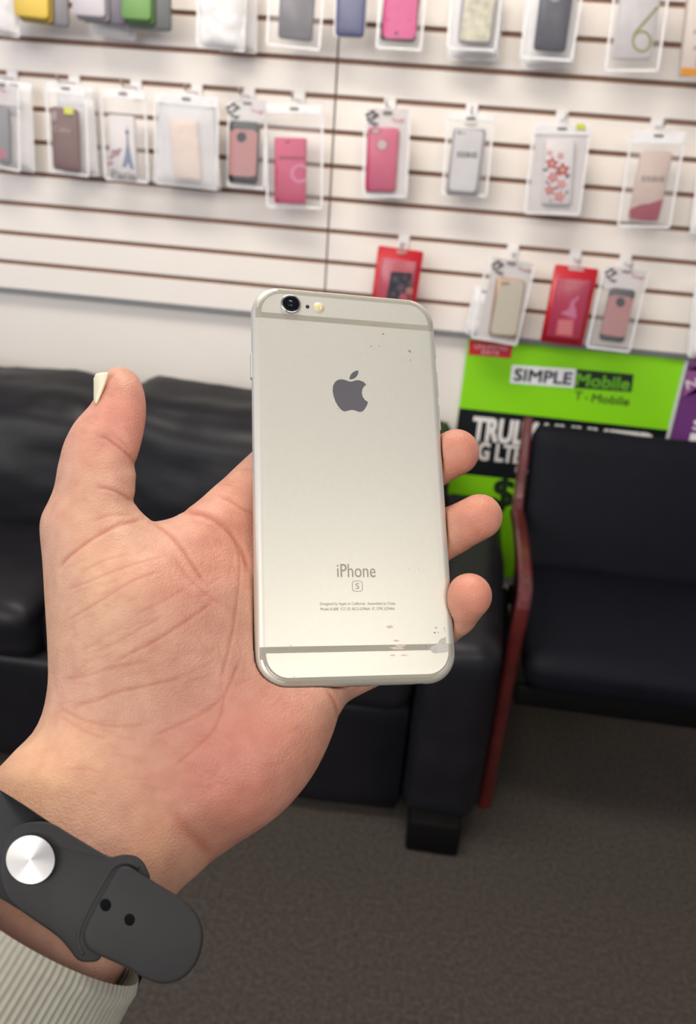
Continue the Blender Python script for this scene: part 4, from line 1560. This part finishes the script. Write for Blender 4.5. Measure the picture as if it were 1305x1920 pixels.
# rear run of the band going round the wrist towards the left
under = [(-120, 1440), (-60, 1456), (-30, 1467), (0, 1481), (25, 1496), (50, 1512), (75, 1529), (100, 1546), (116, 1557), (118, 1600), (116, 1680), (100, 1740), (60, 1720), (30, 1702), (0, 1684), (-60, 1650), (-120, 1630)]
slab('rear_band', under, -1.6, 1.8, M_strap, .01, None, 1)
front = [(2, 1600), (10, 1572), (30, 1550), (60, 1541), (95, 1543), (130, 1563), (170, 1587), (205, 1606), (225, 1603), (248, 1603), (265, 1612), (276, 1630), (281, 1650), (262, 1668), (228, 1712), (200, 1760), (188, 1798), (166, 1804), (146, 1800),
         (130, 1780), (108, 1756), (60, 1722), (22, 1694), (5, 1665), (-1, 1630)]
slab('pin_band', front, 0.2, 1.9, M_strap, .045)
tail = [(156, 1758), (160, 1738), (176, 1706), (198, 1666), (214, 1638), (224, 1627), (240, 1624), (258, 1634), (300, 1660), (340, 1684), (364, 1706), (377, 1730), (381, 1754), (377, 1784), (366, 1810), (346, 1832), (322, 1843), (298, 1844), (270, 1834),
        (240, 1816), (205, 1800), (178, 1788), (162, 1776)]
tl_ = slab('tail_band', tail, 1.6, 2.4, M_strap, .06)
rim_pts = smooth_line([(158, 1790), (148, 1770), (150, 1742), (166, 1706), (190, 1662), (206, 1634), (220, 1620), (240, 1617), (262, 1628)], 4)
obj('loop_rim', tube_bm([wpt(x, y, 1.6) for x, y in rim_pts], .0008, 8), M_strap, wat, True)
for hx, hy in ((198, 1697), (243, 1724.5)):
    pts = [(hx + 11 * math.cos(a), hy + 12.5 * math.sin(a)) for a in [2 * math.pi * k / 20 for k in range(20)]]
    ho = slab('adjustment_hole', pts, 3.6, .45, M_strap2, .012, tl_, 1)
# silver pin with turned face
pin = bmesh.new()
NP = 48
rr_ = []
for r, lft in ((47, 1.6), (47.5, 2.5), (45.5, 3.0), (1.0, 3.02)):
    rr_.append([wpt(57 + r * math.cos(2 * math.pi * k / NP), 1612 + r * math.sin(2 * math.pi * k / NP), lft) for k in range(NP)])
pin = stack_bm(rr_)
M_pin = bpy.data.materials.new('turned_steel')
M_pin.use_nodes = True
nt = M_pin.node_tree
pb = nt.nodes['Principled BSDF']
pb.inputs['Base Color'].default_value = (.5, .49, .49, 1)
pb.inputs['Metallic'].default_value = 1
pb.inputs['Roughness'].default_value = .38
pb.inputs['Anisotropic'].default_value = .9
tg = nt.nodes.new('ShaderNodeTangent')
tg.direction_type = 'RADIAL'
tg.axis = 'Z'
nt.links.new(tg.outputs[0], pb.inputs['Tangent'])
pctr = wpt(57, 1612, 2.2)
nrm = (wpt(57, 1612, 4) - wpt(57, 1612, 1)).normalized()
qrot = nrm.to_track_quat('Z', 'Y')
for v in pin.verts:
    v.co = qrot.inverted() @ (v.co - pctr)
po_ = obj('pin', pin, M_pin, wat, False)
po_.location = pctr
po_.rotation_mode = 'QUATERNION'
po_.rotation_quaternion = qrot
po_['label'] = 'round brushed silver pin'
# far side of the band behind the wrist
bk_ = []
for k in range(15):
    a = math.pi * k / 14
    px, py = 100 + 165 * math.cos(a) + 10 * math.sin(a), 1745 + 92 * math.cos(a) - 14 * math.sin(a)
    bk_.append((px, py, 228 + 36 * math.sin(a)))
b = bmesh.new()
rings = []
for px, py, d in bk_:
    ring = []
    for ox, oy, od in ((-22, 42, 0), (22, -42, 0), (22, -42, 1.8), (-22, 42, 1.8)):
        q = CAM @ (Vector(((px + ox - 652.5) * (d + od) / FPX, (960 - py - oy) * (d + od) / FPX, -(d + od))) * .001)
        ring.append(q - wr_o)
    rings.append(ring)
obj('far_band', stack_bm(rings), M_strap, wat)
